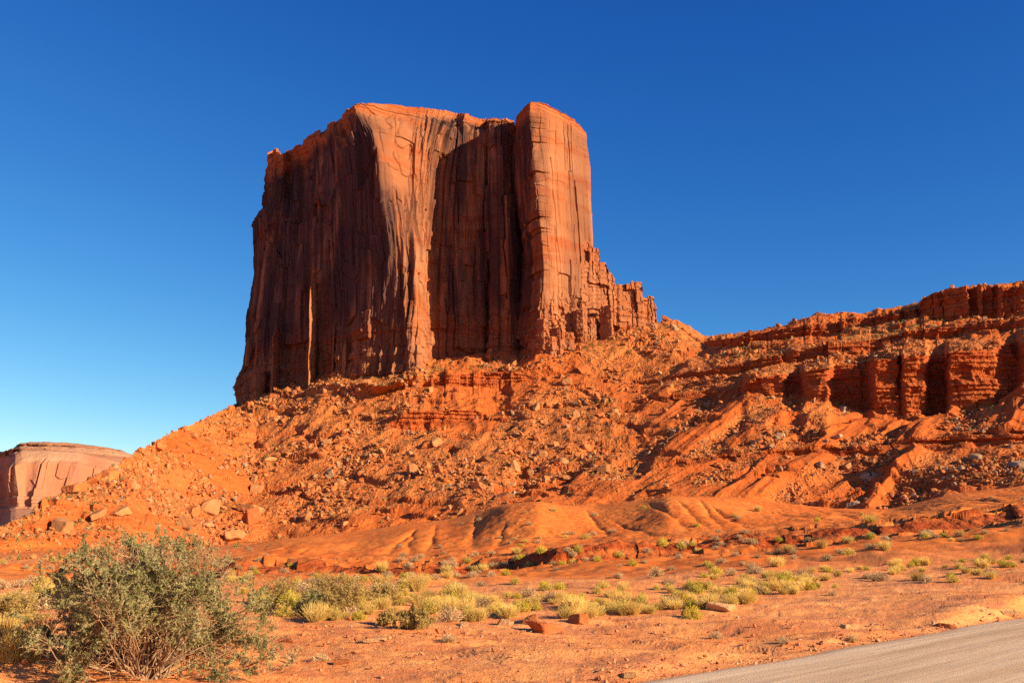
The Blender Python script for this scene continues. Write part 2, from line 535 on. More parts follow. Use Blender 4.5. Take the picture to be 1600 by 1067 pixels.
add('I', line([(-900, 870, 215), (0, 872, 215), (200, 868, 215), (330, 858, 212), (380, 852, 205), (430, 845, 200), (560, 830, 212), (640, 820, 215), (700, 812, 222), (750, 799, 218), (790, 787, 205), (840, 783, 200), (880, 788, 214), (930, 791, 225), (1000, 783, 215), (1045, 774, 200), (1100, 776, 206), (1150, 778, 215), (1200, 784, 222), (1300, 795, 230), (1390, 795, 232), (1480, 775, 220), (1600, 757, 215), (2500, 680, 210)]), 35)
zI = at(COLS, LN[-1][1], LN[-1][2])[:, 2]
dip = sstep(350, 480, COLS) * 3.0
zJ = zI - dip
add('J', (py_of(zJ, 250.0), np.full(NC, 250.0)))
yI = LN[-2][1]
k_y = np.where(COLS > 420, yI + 7, np.interp(COLS, [-900, -150, 0, 200, 260, 330, 420], [868, 866, 862, 854, 851, 847, 853]))
k_d = np.interp(COLS, [-900, -150, 0, 200, 260, 330, 420, 700, 1000, 1150, 1300, 1500, 1600, 2500], [255, 256, 265, 310, 350, 390, 405, 400, 390, 380, 365, 345, 340, 330])
k_y = np.maximum(k_y, 0)
add('K', (k_y, np.maximum(k_d, 256)), 15)
base3 = [(-900, 868, 260), (-150, 865, 262), (0, 853, 273), (200, 820, 330), (330, 795, 432), (400, 772, 480)]
add('Q1b', line(base3 + [(500, 767, 478), (700, 742, 470), (1000, 746, 440), (1090, 722, 436), (1150, 720, 430), (1200, 716, 428), (1320, 712, 424), (1420, 700, 416), (1500, 690, 408), (1600, 690, 397), (2500, 600, 380)]), 7)
add('Q1t', line([(a, b - 1, d + 1.5) for a, b, d in base3] + [(500, 766, 479), (700, 741, 471), (1000, 745, 441), (1060, 722, 439), (1090, 714, 438), (1150, 711, 432), (1200, 706, 430), (1320, 697, 426), (1420, 690, 418), (1500, 676, 410), (1600, 673, 399), (2500, 585, 382)]), 7)
base4 = [(-900, 867, 263), (-150, 864, 266), (0, 843, 280), (200, 785, 350), (330, 745, 477), (400, 710, 550)]
BUT = np.array([(900, 0), (1000, 2), (1040, -3), (1080, 2), (1120, 6), (1160, 4), (1168, -8), (1225, -6), (1232, 9), (1250, 9), (1257, -9), (1295, -6), (1303, 14), (1355, 16), (1366, -9), (1402, -7), (1406, 0), (1411, -10), (1446, -8), (1453, 12), (1475, 14), (1483, -10), (1555, -4), (1565, 4), (1588, 10), (1602, -4), (1650, 4), (1700, -8), (1800, 4), (1900, -8), (2100, 6), (2500, -4)], float)
but = np.interp(COLS, BUT[:, 0], BUT[:, 1])
q2b = line(base4 + [(500, 690, 552), (590, 672, 560), (640, 669, 560), (715, 662, 562), (760, 650, 565), (860, 640, 560), (1000, 632, 545), (1100, 627, 525), (1170, 620, 506), (1240, 615, 498), (1290, 622, 488), (1340, 640, 482), (1370, 650, 478), (1410, 650, 474), (1450, 648, 471), (1500, 640, 466), (1560, 622, 460), (1600, 605, 455), (2500, 540, 430)])
q2t = line([(a, b - 1, d + 2) for a, b, d in base4] + [(500, 688, 554), (590, 670, 562), (640, 645, 563), (715, 640, 565), (770, 646, 568), (860, 636, 562), (1000, 627, 548), (1100, 614, 528), (1160, 606, 510), (1170, 593, 509), (1240, 582, 502), (1290, 574, 493), (1370, 562, 484), (1450, 555, 477), (1500, 549, 472), (1600, 535, 462), (2500, 455, 436)])
add('Q2b', (q2b[0], q2b[1] + smooth1(but, 15) * 0.6), 9)
add('Q2t', (q2t[0], q2t[1] + but), 3)
base5 = [(-900, 866, 266), (-150, 863, 271), (0, 834, 287), (200, 755, 368), (330, 700, 522), (400, 665, 600)]
q3b = line(base5 + [(500, 640, 600), (640, 612, 600), (700, 607, 602), (790, 598, 604), (840, 592, 600), (1000, 598, 585), (1080, 592, 562), (1130, 590, 550), (1200, 573, 540), (1290, 560, 524), (1370, 546, 516), (1450, 531, 508), (1530, 521, 498), (1600, 513, 484), (2500, 440, 450)])
q3t = line([(a, b - 1, d + 1.5) for a, b, d in base5] + [(500, 637, 602), (640, 609, 602), (700, 586, 604), (790, 579, 606), (840, 588, 602), (1000, 593, 587), (1080, 583, 565), (1130, 574, 553), (1200, 558, 543), (1290, 540, 527), (1370, 529, 519), (1450, 513, 511), (1530, 504, 501), (1600, 497, 487), (2500, 420, 453)])
nb3 = blocks(COLS, COLS * 0, 17, 10, 41) * 3.0 * np.maximum(sstep(1125, 1190, COLS), sstep(685, 700, COLS) * sstep(820, 790, COLS))
add('Q3b', (q3b[0], q3b[1] + nb3 * 0.7))
add('Q3t', (q3t[0], q3t[1] + nb3))
base6 = [(-900, 865, 268), (-150, 862, 275), (0, 829, 291), (200, 734, 380), (330, 668, 552), (380, 642, 630)]
q4b = line(base6 + [(440, 620, 640), (500, 605, 620), (560, 601, 602), (603, 605, 590), (652, 588, 588), (672, 580, 612), (750, 573, 620), (840, 569, 606), (900, 551, 618), (960, 533, 632), (1020, 520, 640), (1060, 512, 648), (1100, 540, 630), (1150, 541, 592), (1200, 534, 582), (1280, 521, 566), (1360, 512, 556), (1440, 499, 546), (1500, 497, 531), (1600, 486, 513), (2500, 400, 470)])
q4t = line([(a, b - 1, d + 1.5) for a, b, d in base6] + [(440, 619, 641), (500, 604, 621), (560, 600, 603), (603, 604, 591), (652, 587, 589), (672, 579, 613), (750, 572, 621), (840, 568, 607), (900, 550, 619), (960, 532, 633), (1020, 519, 641), (1060, 511, 649), (1100, 534, 634), (1150, 527, 595), (1200, 517, 585), (1280, 506, 570), (1360, 498, 560), (1435, 484, 550), (1442, 470, 549), (1470, 459, 543), (1500, 454, 536), (1600, 447, 518), (2500, 360, 475)])
nb4 = (blocks(COLS, COLS * 0, 24, 10, 57) * 5.0 + blocks(COLS, COLS * 0, 9, 10, 58) * 1.8) * sstep(1090, 1180, COLS)
add('Q4b', (q4b[0], q4b[1] + nb4 * 0.6))
add('Q4t', (q4t[0], q4t[1] + nb4))
tp = [(-900, 864, 272), (-150, 861, 280), (-60, 848, 288), (0, 825, 296), (60, 800, 312), (120, 760, 342), (200, 715, 392), (260, 680, 455), (330, 650, 574), (360, 634, 640)]
for pr in PROF[1:32]:
    tp.append((pr[0][0], pr[0][1] - (11 if pr[0][0] == 372 else 2), pr[0][2] + 1.0))
tp += [(960, 517, 656), (1020, 505, 664), (1045, 498, 670), (1060, 501, 672), (1100, 525, 665), (1150, 522, 645), (1200, 514, 630), (1250, 500, 612), (1280, 490, 600), (1360, 487, 590), (1420, 476, 578), (1450, 467, 566), (1470, 455, 560), (1500, 450, 556), (1560, 446, 548), (1600, 441, 540), (2500, 350, 500)]
add('T', line(tp))
yT, dT = LN[-1][1], LN[-1][2]
zT = at(COLS, yT, dT)[:, 2]
behind = np.interp(COLS, [-900, -100, 0, 200, 370, 420, 1000, 1060, 1110, 2500], [4, 6, 14, 22, 22, 6, 6, 20, 1, 1])
add('U', (py_of(zT - behind, dT + 45), dT + 45))
add('V', (py_of(np.maximum(zT - behind * 3 - 30, -8), dT + 220), dT + 220))
add('X', (py_of(np.full(NC, -14.0), 1500.0), np.full(NC, 1500.0)))

CLIFF = {'Q1b', 'Q2b', 'Q3b', 'Q4b', 'G0'}
ys, ds, cl, rid = [], [], [], []
inframe = (COLS > -20) & (COLS < 1620)
for k in range(len(LN) - 1):
    n0, y0, d0 = LN[k]; n1, y1, d1 = LN[k + 1]
    gap = np.max(np.abs(y0 - y1)[inframe])
    n = int(np.clip(gap * 1.15, 6, 260))
    if n0 == 'A': n = 40
    if n0 in ('U', 'V'): n = 24
    if n0 in ('I', 'J'): n = 30
    t = (np.arange(n) / n)[:, None]
    if n0 in ('H',):            # rounded mounds
        tt = t
        d = d0 + (d1 - d0) * t
        z0 = at(COLS, y0, d0)[:, 2]; z1 = at(COLS, y1, d1)[:, 2]
        z = z0 + (z1 - z0) * (0.25 * t + 0.75 * np.sin(t * math.pi / 2) ** 1.4)
        y = py_of(z, d)
    else:
        d = d0 + (d1 - d0) * t
        z0 = at(COLS, y0, d0)[:, 2]; z1 = at(COLS, y1, d1)[:, 2]
        y = py_of(z0 + (z1 - z0) * t, d)
    ys.append(y); ds.append(d)
    h = np.abs(y0 - y1)
    c = sstep(4, 9, h)[None] * np.ones_like(t) if n0 in CLIFF else np.zeros_like(t) * h[None]
    cl.append(c); rid += [k + i / n for i in range(n)]
ys = np.concatenate(ys + [LN[-1][1][None]]); ds = np.concatenate(ds + [LN[-1][2][None]])
cl = np.concatenate(cl + [np.zeros((1, NC))]); rid = np.array(rid + [len(LN) - 1.0])
NR = len(rid)
LI = {n: i for i, (n, _, _) in enumerate(LN)}
P = at(np.broadcast_to(COLS, ys.shape), ys, ds)
PXG = np.broadcast_to(COLS, ys.shape); PYG = ys.copy()
X, Y, Z = P[..., 0].copy(), P[..., 1].copy(), P[..., 2].copy()
rr = np.broadcast_to(rid[:, None], ys.shape)
# masks
talus = sstep(LI['J'] + .6, LI['K'] + .6, rr) * (1 - sstep(LI['T'] + .4, LI['U'], rr) * 0)
talus = np.maximum(talus, sstep(LI['H'] + .3, LI['I'] + .2, rr) * sstep(380, 250, COLS)[None] * 0.8)
foot_l = sstep(LI['H'] + .5, LI['J'] + .5, rr) * sstep(430, 330, PXG) * np.clip(.55 + .9 * perlin(X / 14, Y / 22, 153), 0, 1)
talus = np.maximum(talus, foot_l)
mound = sstep(LI['H'] - .1, LI['H'] + .3, rr) * sstep(LI['J'] + .9, LI['J'], rr) * sstep(250, 420, COLS)[None]
cl = cl * (1 - 0.0 * talus)
near = 1 - sstep(LI['E'], LI['Fl'] + .5, rr)
# fans of bare earth on the right slope below the cliff
fanw = sstep(930, 1080, PXG) * sstep(LI['Q2b'] + .3, LI['Q2b'] - .1, rr) * sstep(LI['K'] - .2, LI['K'] + .2, rr)
gR = X * 0.75 - Y * 0.65; fR = X * 0.65 + Y * 0.75
gL = X * 0.98 - Y * 0.2; fL = X * 0.2 + Y
wr = sstep(880, 1120, PXG)
rg = ridge(gR / 30 + 0.25 * perlin(X / 30, Y / 30, 12), fR / 260, 2, 11)
lg = ridge(gL / 34 + 0.3 * perlin(X / 60, Y / 60, 9), fL / 160, 3, 21)
slope = sstep(LI['K'] - .3, LI['K'] + .3, rr) * sstep(LI['T'] + .02, LI['T'] - .5, rr)
nearcliff = sstep(LI['Q2t'] + .0, LI['Q2b'] - .6, rr)
dz = slope * (1 - cl) * ((1 - wr) * (lg - 0.5) * 1.7 + wr * ((rg - 0.5) * 3.6 * (0.35 + 0.65 * nearcliff)))
bare = np.maximum(fanw * sstep(-0.15, 0.3, rg - 0.5 + 0.45 * perlin(X / 16, Y / 16, 151)), sstep(.18, .4, perlin(X / 50, Y / 90, 152)) * 0.8)
dz = dz + slope * (1 - cl) * (1.5 * fbm(X / 28, Y / 28, 3, 31) * (1 - 0.6 * fanw) + 0.5 * fbm(X / 5, Y / 5, 3, 36) * (1 - 0.8 * np.clip(bare, 0, 1)) + 0.35 * bare * ridge(gR / 5.5, fR / 70, 2, 38))
# small slumped ledges crossing the slope
led = fbm(X / 70 + 3, Z / 15 + Y / 120, 3, 71)
gate = sstep(-.08, .12, perlin(X / 34, Z / 14, 77)) * slope * (1 - cl)
dz = dz + gate * 2.3 * (sstep(-.018, .018, led) - 0.5 + sstep(.30, .33, led) - sstep(-.36, -.33, led)) 
ledge = gate * np.maximum(np.exp(-(led / .03) ** 2), np.maximum(np.exp(-((led - .315) / .03) ** 2), np.exp(-((led + .345) / .03) ** 2)))
# skyline ridge left: irregular
sk = sstep(LI['Q4b'] - .5, LI['T'], rr) * sstep(LI['U'], LI['T'], rr)
dz = dz + sk * 1.2 * fbm(X / 8, Y / 8, 3, 81)
# mounds: spurs, gullies and fine rills
spur = np.interp(COLS, [-900, 330, 400, 470, 560, 640, 740, 840, 950, 1045, 1190, 1300, 1400, 1500, 1590, 1700, 2500], [0, 0, -1, .6, -1, .7, -.9, 1, -1, 1, -1, .5, -1, .7, -.8, 0, 0])[None]
tm = np.clip((rr - LI['H']) / (LI['I'] - LI['H']), 0, 1)
spur = smooth1(spur[0], 111)[None]
bow = np.sin(np.clip(tm, 0, 1) * math.pi) ** 1.2 * (rr < LI['I'])
spx_ = X + 5 * perlin(X / 30, Y / 40, 90)
dz = dz + mound * (bow * spur * 0.45 + sstep(0, .3, tm) * (0.35 * fbm(X / 30, Y / 40, 2, 95) + 0.07 * fbm(X / 2.5, Y / 2.5, 3, 97)))
rg_ = np.random.default_rng(64)
sel = slice(int(np.searchsorted(rid, LI['G1'])), int(np.searchsorted(rid, LI['I'])))
xs_, ts_ = X[sel], tm[sel]
for q_ in range(38):                       # drainage lines running down from just under the crest
    pxq = rg_.uniform(380, 1620); hi_ = rg_.uniform(.35, .92); dep = rg_.uniform(.08, .38); dr = rg_.uniform(-6, 6)
    x0_ = (pxq - 800) / F * 195
    path = x0_ + dr * (hi_ - ts_) + .7 * perlin(ts_ * 9, ts_ * 0 + q_, 65) * (1 - ts_)
    wd_ = .28 + 1.0 * np.clip(hi_ - ts_, 0, 1)
    dz[sel] -= mound[sel] * dep * sstep(hi_, hi_ - .25, ts_) * np.exp(-np.abs((xs_ - path) / wd_) ** 1.5)
# middle ground
mid = sstep(LI['D'], LI['Fl'], rr) * sstep(LI['I'], LI['H'], rr)
dz = dz + mid * (0.5 * fbm(X / 16, Y / 16, 4, 101) + 0.22 * fbm(X / 4.5, Y / 6, 3, 103) + 0.05 * fbm(X / 1.6, Y / 1.6, 3, 105))
gl = sstep(LI['G0'] - .7, LI['G0'], rr) * sstep(LI['H'] + .3, LI['G1'], rr)
dz = dz + gl * (blocks(X, Y, 3.2, 3.2, 111) * 0.35 + 0.3 * fbm(X / 3, Y / 3, 3, 112))
# near ground: thin stepped crusts, hummock under the bush
road_s = (X - 1.69) * 0.708 - (Y - 14.6) * 0.706            # signed distance to the road's edge, positive on the road
offroad = sstep(-.5, -1.3, road_s)
st = fbm(X / 3.8 + .2 * perlin(X, Y, 121), Y / 1.9, 4, 122)
q = 5.0
stf = st * q
stair = (np.floor(stf) + sstep(0.35, 1.0, stf - np.floor(stf))) / q
dz = dz + near * offroad * (0.10 * stair + 0.16 * fbm(X / 9, Y / 7, 3, 128) + 0.012 * fbm(X / 0.35, Y / 0.35, 3, 125))
hum = 0.42 * np.exp(-(((X + 7.4) / 2.0) ** 2 + ((Y - 16.6) / 1.6) ** 2)) + 0.25 * np.exp(-(((X + 5.6) / 1.1) ** 2 + ((Y - 17.6) / 1.3) ** 2))
hum = hum - 0.28 * np.exp(-(((X + 5.25) / 0.35) ** 2 + ((Y - 15.9) / 0.5) ** 2))
berm = 0.10 * np.exp(-((road_s + 1.5) / 0.5) ** 2) * (1 + perlin(X / 2, Y / 2, 129))
dz = dz + near * (hum + berm * 0.5)
Z = Z + dz
roadflat = sstep(-1.15, -0.6, road_s) * sstep(60, 45, Y)
Z = Z * (1 - roadflat) + (-0.03) * roadflat
# cliffs: beds, joints, buttress roughness (pushed along the distance axis)
big = np.where(rr < LI['H'], 0.12, 1.0)
zb = Z + 1.2 * perlin(X / 110, X * 0, 131)
dY = cl * big * (strata(zb, 2.6, 132) * 1.3 + strata(zb, 1.1, 133) * 0.8 + blocks(X, zb, 8, 7, 134) * 1.1 + blocks(X, zb, 2.8, 2.4, 135) * 0.5 + 1.6 * fbm(X / 10, zb / 25, 3, 136))
Y = Y + dY + slope * (1 - cl) * (0.5 * fbm(X / 7, Z / 5, 3, 161) + 0.35 * blocks(X, Z, 3.2, 2.2, 166))
P = np.stack([X, Y, Z], -1)
sand = np.maximum(sstep(LI['Fl'] + .2, LI['E'] - .4, rr), sstep(LI['G1'], LI['H'], rr) * sstep(LI['K'] + .2, LI['I'], rr) * sstep(430, 300, PXG) * (.55 + .5 * perlin(X / 12, Y / 25, 142))) * (0.75 + 0.25 * sstep(-.3, .3, perlin(X / 8, Y / 8, 141)))
rough0 = np.clip(talus * 0.8 * (1 - mound) + cl * 0.8 + 0.14 * mound + .05 + 0.0, 0.03, 1.0) * sstep(LI['E'], LI['G0'], rr)
rough = rough0 * (1 - 0.75 * np.clip(bare, 0, 1) * (1 - cl))
tal_attr = np.clip(talus * (1 - bare) * (1 - cl), 0, 1)
me = new_mesh('hillside', P, grid_faces(NR, NC), M['terrain'], True,
              dict(talus=tal_attr.ravel(), slope=slope.ravel(), cliff=np.maximum(cl, ledge * .8).ravel(), sand=sand.ravel(), rough=rough.ravel()))
tag(link('hillside', me), 'red earth hillside and desert floor below the butte', 'ground', kind='structure')

# plain to the horizon, below everything
n = 40
ang = np.linspace(0, 2 * math.pi, 73)[:-1]
rad = np.concatenate([[0.5], np.geomspace(20, 16000, 30)])
PV = np.stack([np.cos(ang)[None] * rad[:, None], np.sin(ang)[None] * rad[:, None], np.full((len(rad), 72), -0.6)], -1)
PV[..., 2] -= (sstep(18, 60, rad) * 9 + sstep(200, 900, rad) * 5)[:, None]
oz = np.zeros(PV.shape[0] * 72)
me = new_mesh('desert_plain', PV, grid_faces(len(rad), 72, True), M['terrain'], True, dict(talus=oz, slope=oz, cliff=oz, sand=oz, rough=oz + .03))
tag(link('desert_plain', me), 'flat red desert plain running to the horizon', 'ground', kind='structure')

# road: a strip along the edge line, 8.6 m wide
u = np.linspace(-60, 62, 245)[:, None]; v = np.linspace(0, 1, 30)[None]
ex, ey = 0.706, 0.708
wob = 0.22 * perlin(u / 3.1, u * 0, 161) + 0.10 * perlin(u / 0.7, u * 0, 162) + 0.04 * perlin(u / 0.21, u * 0, 164)
s = v * 9.1 - .5 + wob * (1 - v)
RX = 1.69 + u * ex + s * ey; RY = 14.6 + u * ey - s * ex
RZ = 0.02 + 0.05 * (1 - (2 * v - 1) ** 2) + 0.006 * perlin(RX / 1.2, RY / 1.2, 163)
RZ = RZ - 0.04 * (v <= 0) - 0.04 * (v >= 1)
me = new_mesh('road', np.stack([RX, RY, RZ + 0 * RX], -1), grid_faces(245, 30)[:, ::-1], M['road'], True, dict(edge=(np.minimum(v, 1 - v) * 8.6 + 0 * u).ravel()))
tag(link('road', me), 'grey tan road surface running off to the right', 'road', kind='structure')


# ------------------------------------------------------------------ the butte
def cracks(u, z, su, seed, width, wander=0.12):
    """narrow vertical joints: 0..1, one where a joint runs"""
    x = u / su + wander * perlin(z / 23, u / (su * 3), seed) + 0.3 * wander * perlin(z / 5, u / su, seed + 1)
    i = np.floor(x); best = np.zeros_like(x)
    for k_ in (0, 1):
        j = i + k_
        b_ = j + (h01(j, None, seed + 2) - .5) * .7
        on = h01(j, np.floor(z / 38 + 5 * h01(j, None, seed + 3)), seed + 4) > .38
        best = np.maximum(best, on * np.exp(-(np.abs(x - b_) * su / width) ** 2))
    return best


def build_butte():
    rows = 560
    prof = []
    for pr in PROF:
        a = np.array(pr, float)
        p3 = at(a[:, 0], a[:, 1], a[:, 2])
        foot = p3[0].copy(); foot[2] -= 14
        p3 = np.vstack([foot, p3])
        seg = np.linalg.norm(np.diff(p3, axis=0), axis=1)
        t = np.concatenate([[0], np.cumsum(seg)]); t /= t[-1]
        tt = np.linspace(0, 1, rows)
        prof.append(np.stack([np.interp(tt, t, p3[:, i]) for i in range(3)], -1))
    prof = np.array(prof + [prof[0]])                       # closed
    mid = prof[:, rows // 3]
    d = np.concatenate([[0], np.cumsum(np.linalg.norm(np.diff(mid, axis=0), axis=1))])
    vis = np.arange(0, d[31], 0.26)
    back = np.linspace(d[31], d[-1], 160)[:-1]
    uu = np.concatenate([vis, back])
    S = np.empty((rows, len(uu), 3))
    for i in range(3):
        for r in range(rows):
            S[r, :, i] = np.interp(uu, d, prof[:, r, i])
    # soften corners a little
    ker = np.array([1, 2, 3, 2, 1.]); ker /= ker.sum()
    S2 = sum(kk * np.roll(S, j - 2, axis=1) for j, kk in enumerate(ker))
    S = S2
    du = np.roll(S, -2, 1) - np.roll(S, 2, 1)
    nrm = np.stack([du[..., 1], -du[..., 0], 0 * du[..., 0]], -1)
    nrm /= np.maximum(np.linalg.norm(nrm, axis=-1, keepdims=True), 1e-6)
    # smooth the normals along the wall so steps do not fan out
    k2 = np.hanning(27)[1:-1]; k2 /= k2.sum()
    nrm = sum(kk * np.roll(nrm, j - 12, axis=1) for j, kk in enumerate(k2))
    nrm /= np.maximum(np.linalg.norm(nrm, axis=-1, keepdims=True), 1e-6)
    U = np.broadcast_to(uu, S.shape[:2]); Zz = S[..., 2]
    T = np.broadcast_to(np.linspace(0, 1, rows)[:, None], S.shape[:2])
    top = sstep(0.86, 0.97, T)                              # rounded crown and cap beds
    low = sstep(0.30, 0.12, T)                              # bedded foot
    px, py = pix(S)
    front = sstep(575, 600, px) * sstep(672, 655, px)       # the fluted nose
    tower = sstep(826, 842, px)
    wall = 1 - top
    Uw = U + 0.9 * perlin(U / 14, Zz / 60, 201)
    disp = wall * (1.0 * fbm(Uw / 22, Zz / 110, 3, 202)
                   + blocks(Uw, Zz, 13, 60, 203, .12) * 2.6 * (1 - .35 * np.maximum(tower, front)) + blocks(Uw, Zz, 27, 110, 207) * 3.0 * sstep(600, 570, px)
                   + blocks(Uw, Zz, 6.5, 34, 204, .15) * 1.3 * (1 - 0.75 * np.maximum(tower, front))
                   + blocks(Uw, Zz, 3.0, 20, 205, .2) * 0.45 * (1 - 0.7 * np.maximum(tower, front))
                   + 0.16 * fbm(Uw / 2.2, Zz / 9, 3, 206))
    disp -= wall * (1 - .62 * np.maximum(tower, front)) * (1.7 * cracks(Uw, Zz, 13, 251, .55) + 0.7 * cracks(Uw, Zz, 6.5, 261, .35))
    edge = np.exp(-((px - 838) / 14) ** 2)
    disp += edge * wall * (blocks(U * 0, Zz, 5, 17, 271) * 1.9 + blocks(U * 0, Zz, 5, 6.5, 272) * 0.9)
    fl = sstep(0.70, 0.45, T)
    disp += front * fl * (2.4 * (ridge(Uw / 7.0, Zz / 75, 2, 211) - 0.6) + blocks(Uw, Zz, 3.6, 24, 212) * 1.2)
    # conchoidal scallops on the nose's upper face
    disp += front * sstep(0.4, 0.6, T) * wall * 1.1 * (sstep(-.05, .05, fbm(U / 14, Zz / 20, 2, 215)) - .5)
    zz = Zz + 1.0 * perlin(U / 40, Zz * 0, 221)
    disp += low * (strata(zz, 5.5, 222) * 1.0 + strata(zz, 2.2, 223) * 0.5 + blocks(U, zz, 6.0, 6.0, 224) * 0.9 + 1.4 * (sstep(.26, .14, T) - .3))
    disp += low * tower * (blocks(U, zz, 5.5, 7.0, 226) * 2.2 + blocks(U, zz, 2.2, 2.6, 227) * 0.9)
    disp += sstep(0.78, 0.93, T) * (strata(zz, 2.6, 231) * 0.8 + strata(zz, 1.1, 232) * 0.35) + top * 0.5 * fbm(U / 5, Zz / 5, 3, 233)
    disp *= sstep(len(uu) + 60, len(uu), np.arange(len(uu)))[None]
    S = S + nrm * disp[..., None]
    S[..., 2] += sstep(0.8, .95, T) * (0.7 * fbm(U / 5, U * 0, 3, 241) + blocks(U, U * 0, 7, 5, 242) * 2.6 * sstep(560, 530, px) + blocks(U, U * 0, 9, 5, 243) * 1.2 * sstep(715, 730, px) * sstep(815, 805, px))
    varn_shade = (0.22 + 0.8 * sstep(620, 575, px) + 0.8 * sstep(655, 690, px) * sstep(850, 825, px)) * (1 - top)  # desert varnish; extra on left wall and recess paints in deeper shade
    varn_shade = np.clip(varn_shade * (1 - 0.6 * low) + 0.55 * sstep(575, 600, px) * sstep(654, 646, px) * sstep(0.66, 0.50, T) + tower * (.28 * sstep(864, 852, px) + .38 * sstep(879, 884, px)) - .12 * tower, 0, 1)  # lower nose's shadow also painted in; tower flanks toned darker
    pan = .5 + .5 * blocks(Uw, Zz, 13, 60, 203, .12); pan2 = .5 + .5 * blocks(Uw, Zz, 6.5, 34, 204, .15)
    varn_shade = np.clip(varn_shade * (.62 + .42 * pan + .22 * pan2), 0, 1)
    cap = np.clip(sstep(0.86, 0.94, T) * (1 - sstep(575, 592, px) * sstep(720, 690, px) * sstep(176, 186, py)), 0, 1)
    # close the top with a gently rising cap towards the middle
    cen = S[-1].mean(0); cen[2] = S[-1][:, 2].max() - 3
    rings = []
    last = S[-1]
    for f in (0.12, 0.3, 0.55, 0.8, 1.0):                   # straight back from each stretch of rim, falling gently
        q = last.copy()
        q[:, 1] += (752 - last[:, 1]) * f
        q[:, 2] -= 26 * f
        rings.append(q)
    V = np.concatenate([S.reshape(-1, 3)] + rings)
    nr = rows + len(rings)
    pad = lambda a, v: np.concatenate([a.ravel(), np.full(len(rings) * len(uu), v)])
    faces = grid_faces(nr, len(uu), True)
    root = empty('butte', tuple(at(640, 585, 700)))
    me = new_mesh('cliff_wall', V - np.array(root.location), faces, M['butte'], False, dict(varnish_shade=pad(varn_shade, 0.0), cap=pad(cap, 1.0)))
    link('cliff_wall', me, root)
    tag(root, 'towering flat-topped red sandstone butte standing on the rubble slope', 'butte')
    return root


butte = build_butte()


def stack(name, px, py_b, py_t, wpx, Y, taper=0.35, bed=3.0, seed=0, lean=0.0, depth=1.0, jag=1.0, parent=None, mat='butte', pointed=False):
    """a weathered pinnacle: irregular joint-bounded column with beds, narrowing upwards"""
    a = at(px, py_b, Y); b = at(px + lean, py_t, Y)
    H = b[2] - a[2]; Wd = wpx / F * Y / 1.0
    nz, na = 110, 110
    t = np.linspace(-0.12, 1, nz)[:, None]; th = np.linspace(0, 2 * math.pi, na, endpoint=False)[None]
    r0 = np.random.default_rng(seed)
    # faceted cross-section from random joint planes
    nrm = np.sort(r0.uniform(0, 2 * math.pi, 6)) ; nrm = np.arange(6) * math.pi / 3 + r0.uniform(-.35, .35, 6) + r0.uniform(0, 1)
    dd = r0.uniform(0.82, 1.05, 6)
    cr = np.min(np.stack([dd[i] / np.maximum(np.cos(th - nrm[i]), 0.15) for i in range(6)]), 0)
    z = t * H
    prof = 1 - taper * np.clip(t, 0, 1) ** 1.3
    if pointed: prof = prof * (1 - 0.75 * sstep(0.65, 1.0, t) ** 1.2)
    prof = prof * np.sqrt(np.clip(1.0 - sstep(0.965, 1.0, t) * 0.9, 0, 1))
    arc = th * Wd / 2
    zw = z + 0.4 * np.sin(th * 2 + seed)
    rad = prof * cr * (1 + jag * (0.06 * strata(zw, bed, seed + 1) + 0.035 * strata(zw, bed * .4, seed + 2)
                               + 0.12 * blocks(arc + 0 * z, zw + 0 * th, Wd * .33, bed * 1.3, seed + 3) + 0.07 * blocks(arc + 0 * z, zw + 0 * th, Wd * .15, bed * .6, seed + 4)))
    c = a + (b - a) * 0
    x = a[0] + (b[0] - a[0]) * t + rad * np.cos(th) * Wd / 2
    y = a[1] + rad * np.sin(th) * Wd / 2 * depth
    zz = a[2] + z + 0.25 * perlin(x / 1.5, y / 1.5, seed + 5)
    V = np.stack(np.broadcast_arrays(x, y, zz), -1).reshape(-1, 3)
    topc = V[-na:].mean(0) + np.array([0, 0, 0.3])
    V = np.vstack([V, topc])
    tri = np.stack([(nz - 1) * na + np.arange(na), (nz - 1) * na + (np.arange(na) + 1) % na, np.full(na, nz * na)], -1)
    off = np.array(parent.location) if parent else np.zeros(3)
    o_ = np.zeros(len(V))
    me = new_mesh(name, V - off, [grid_faces(nz, na, True), tri], M[mat], False, dict(varnish_shade=o_ + .15, cap=o_))
    return link(name, me, parent)


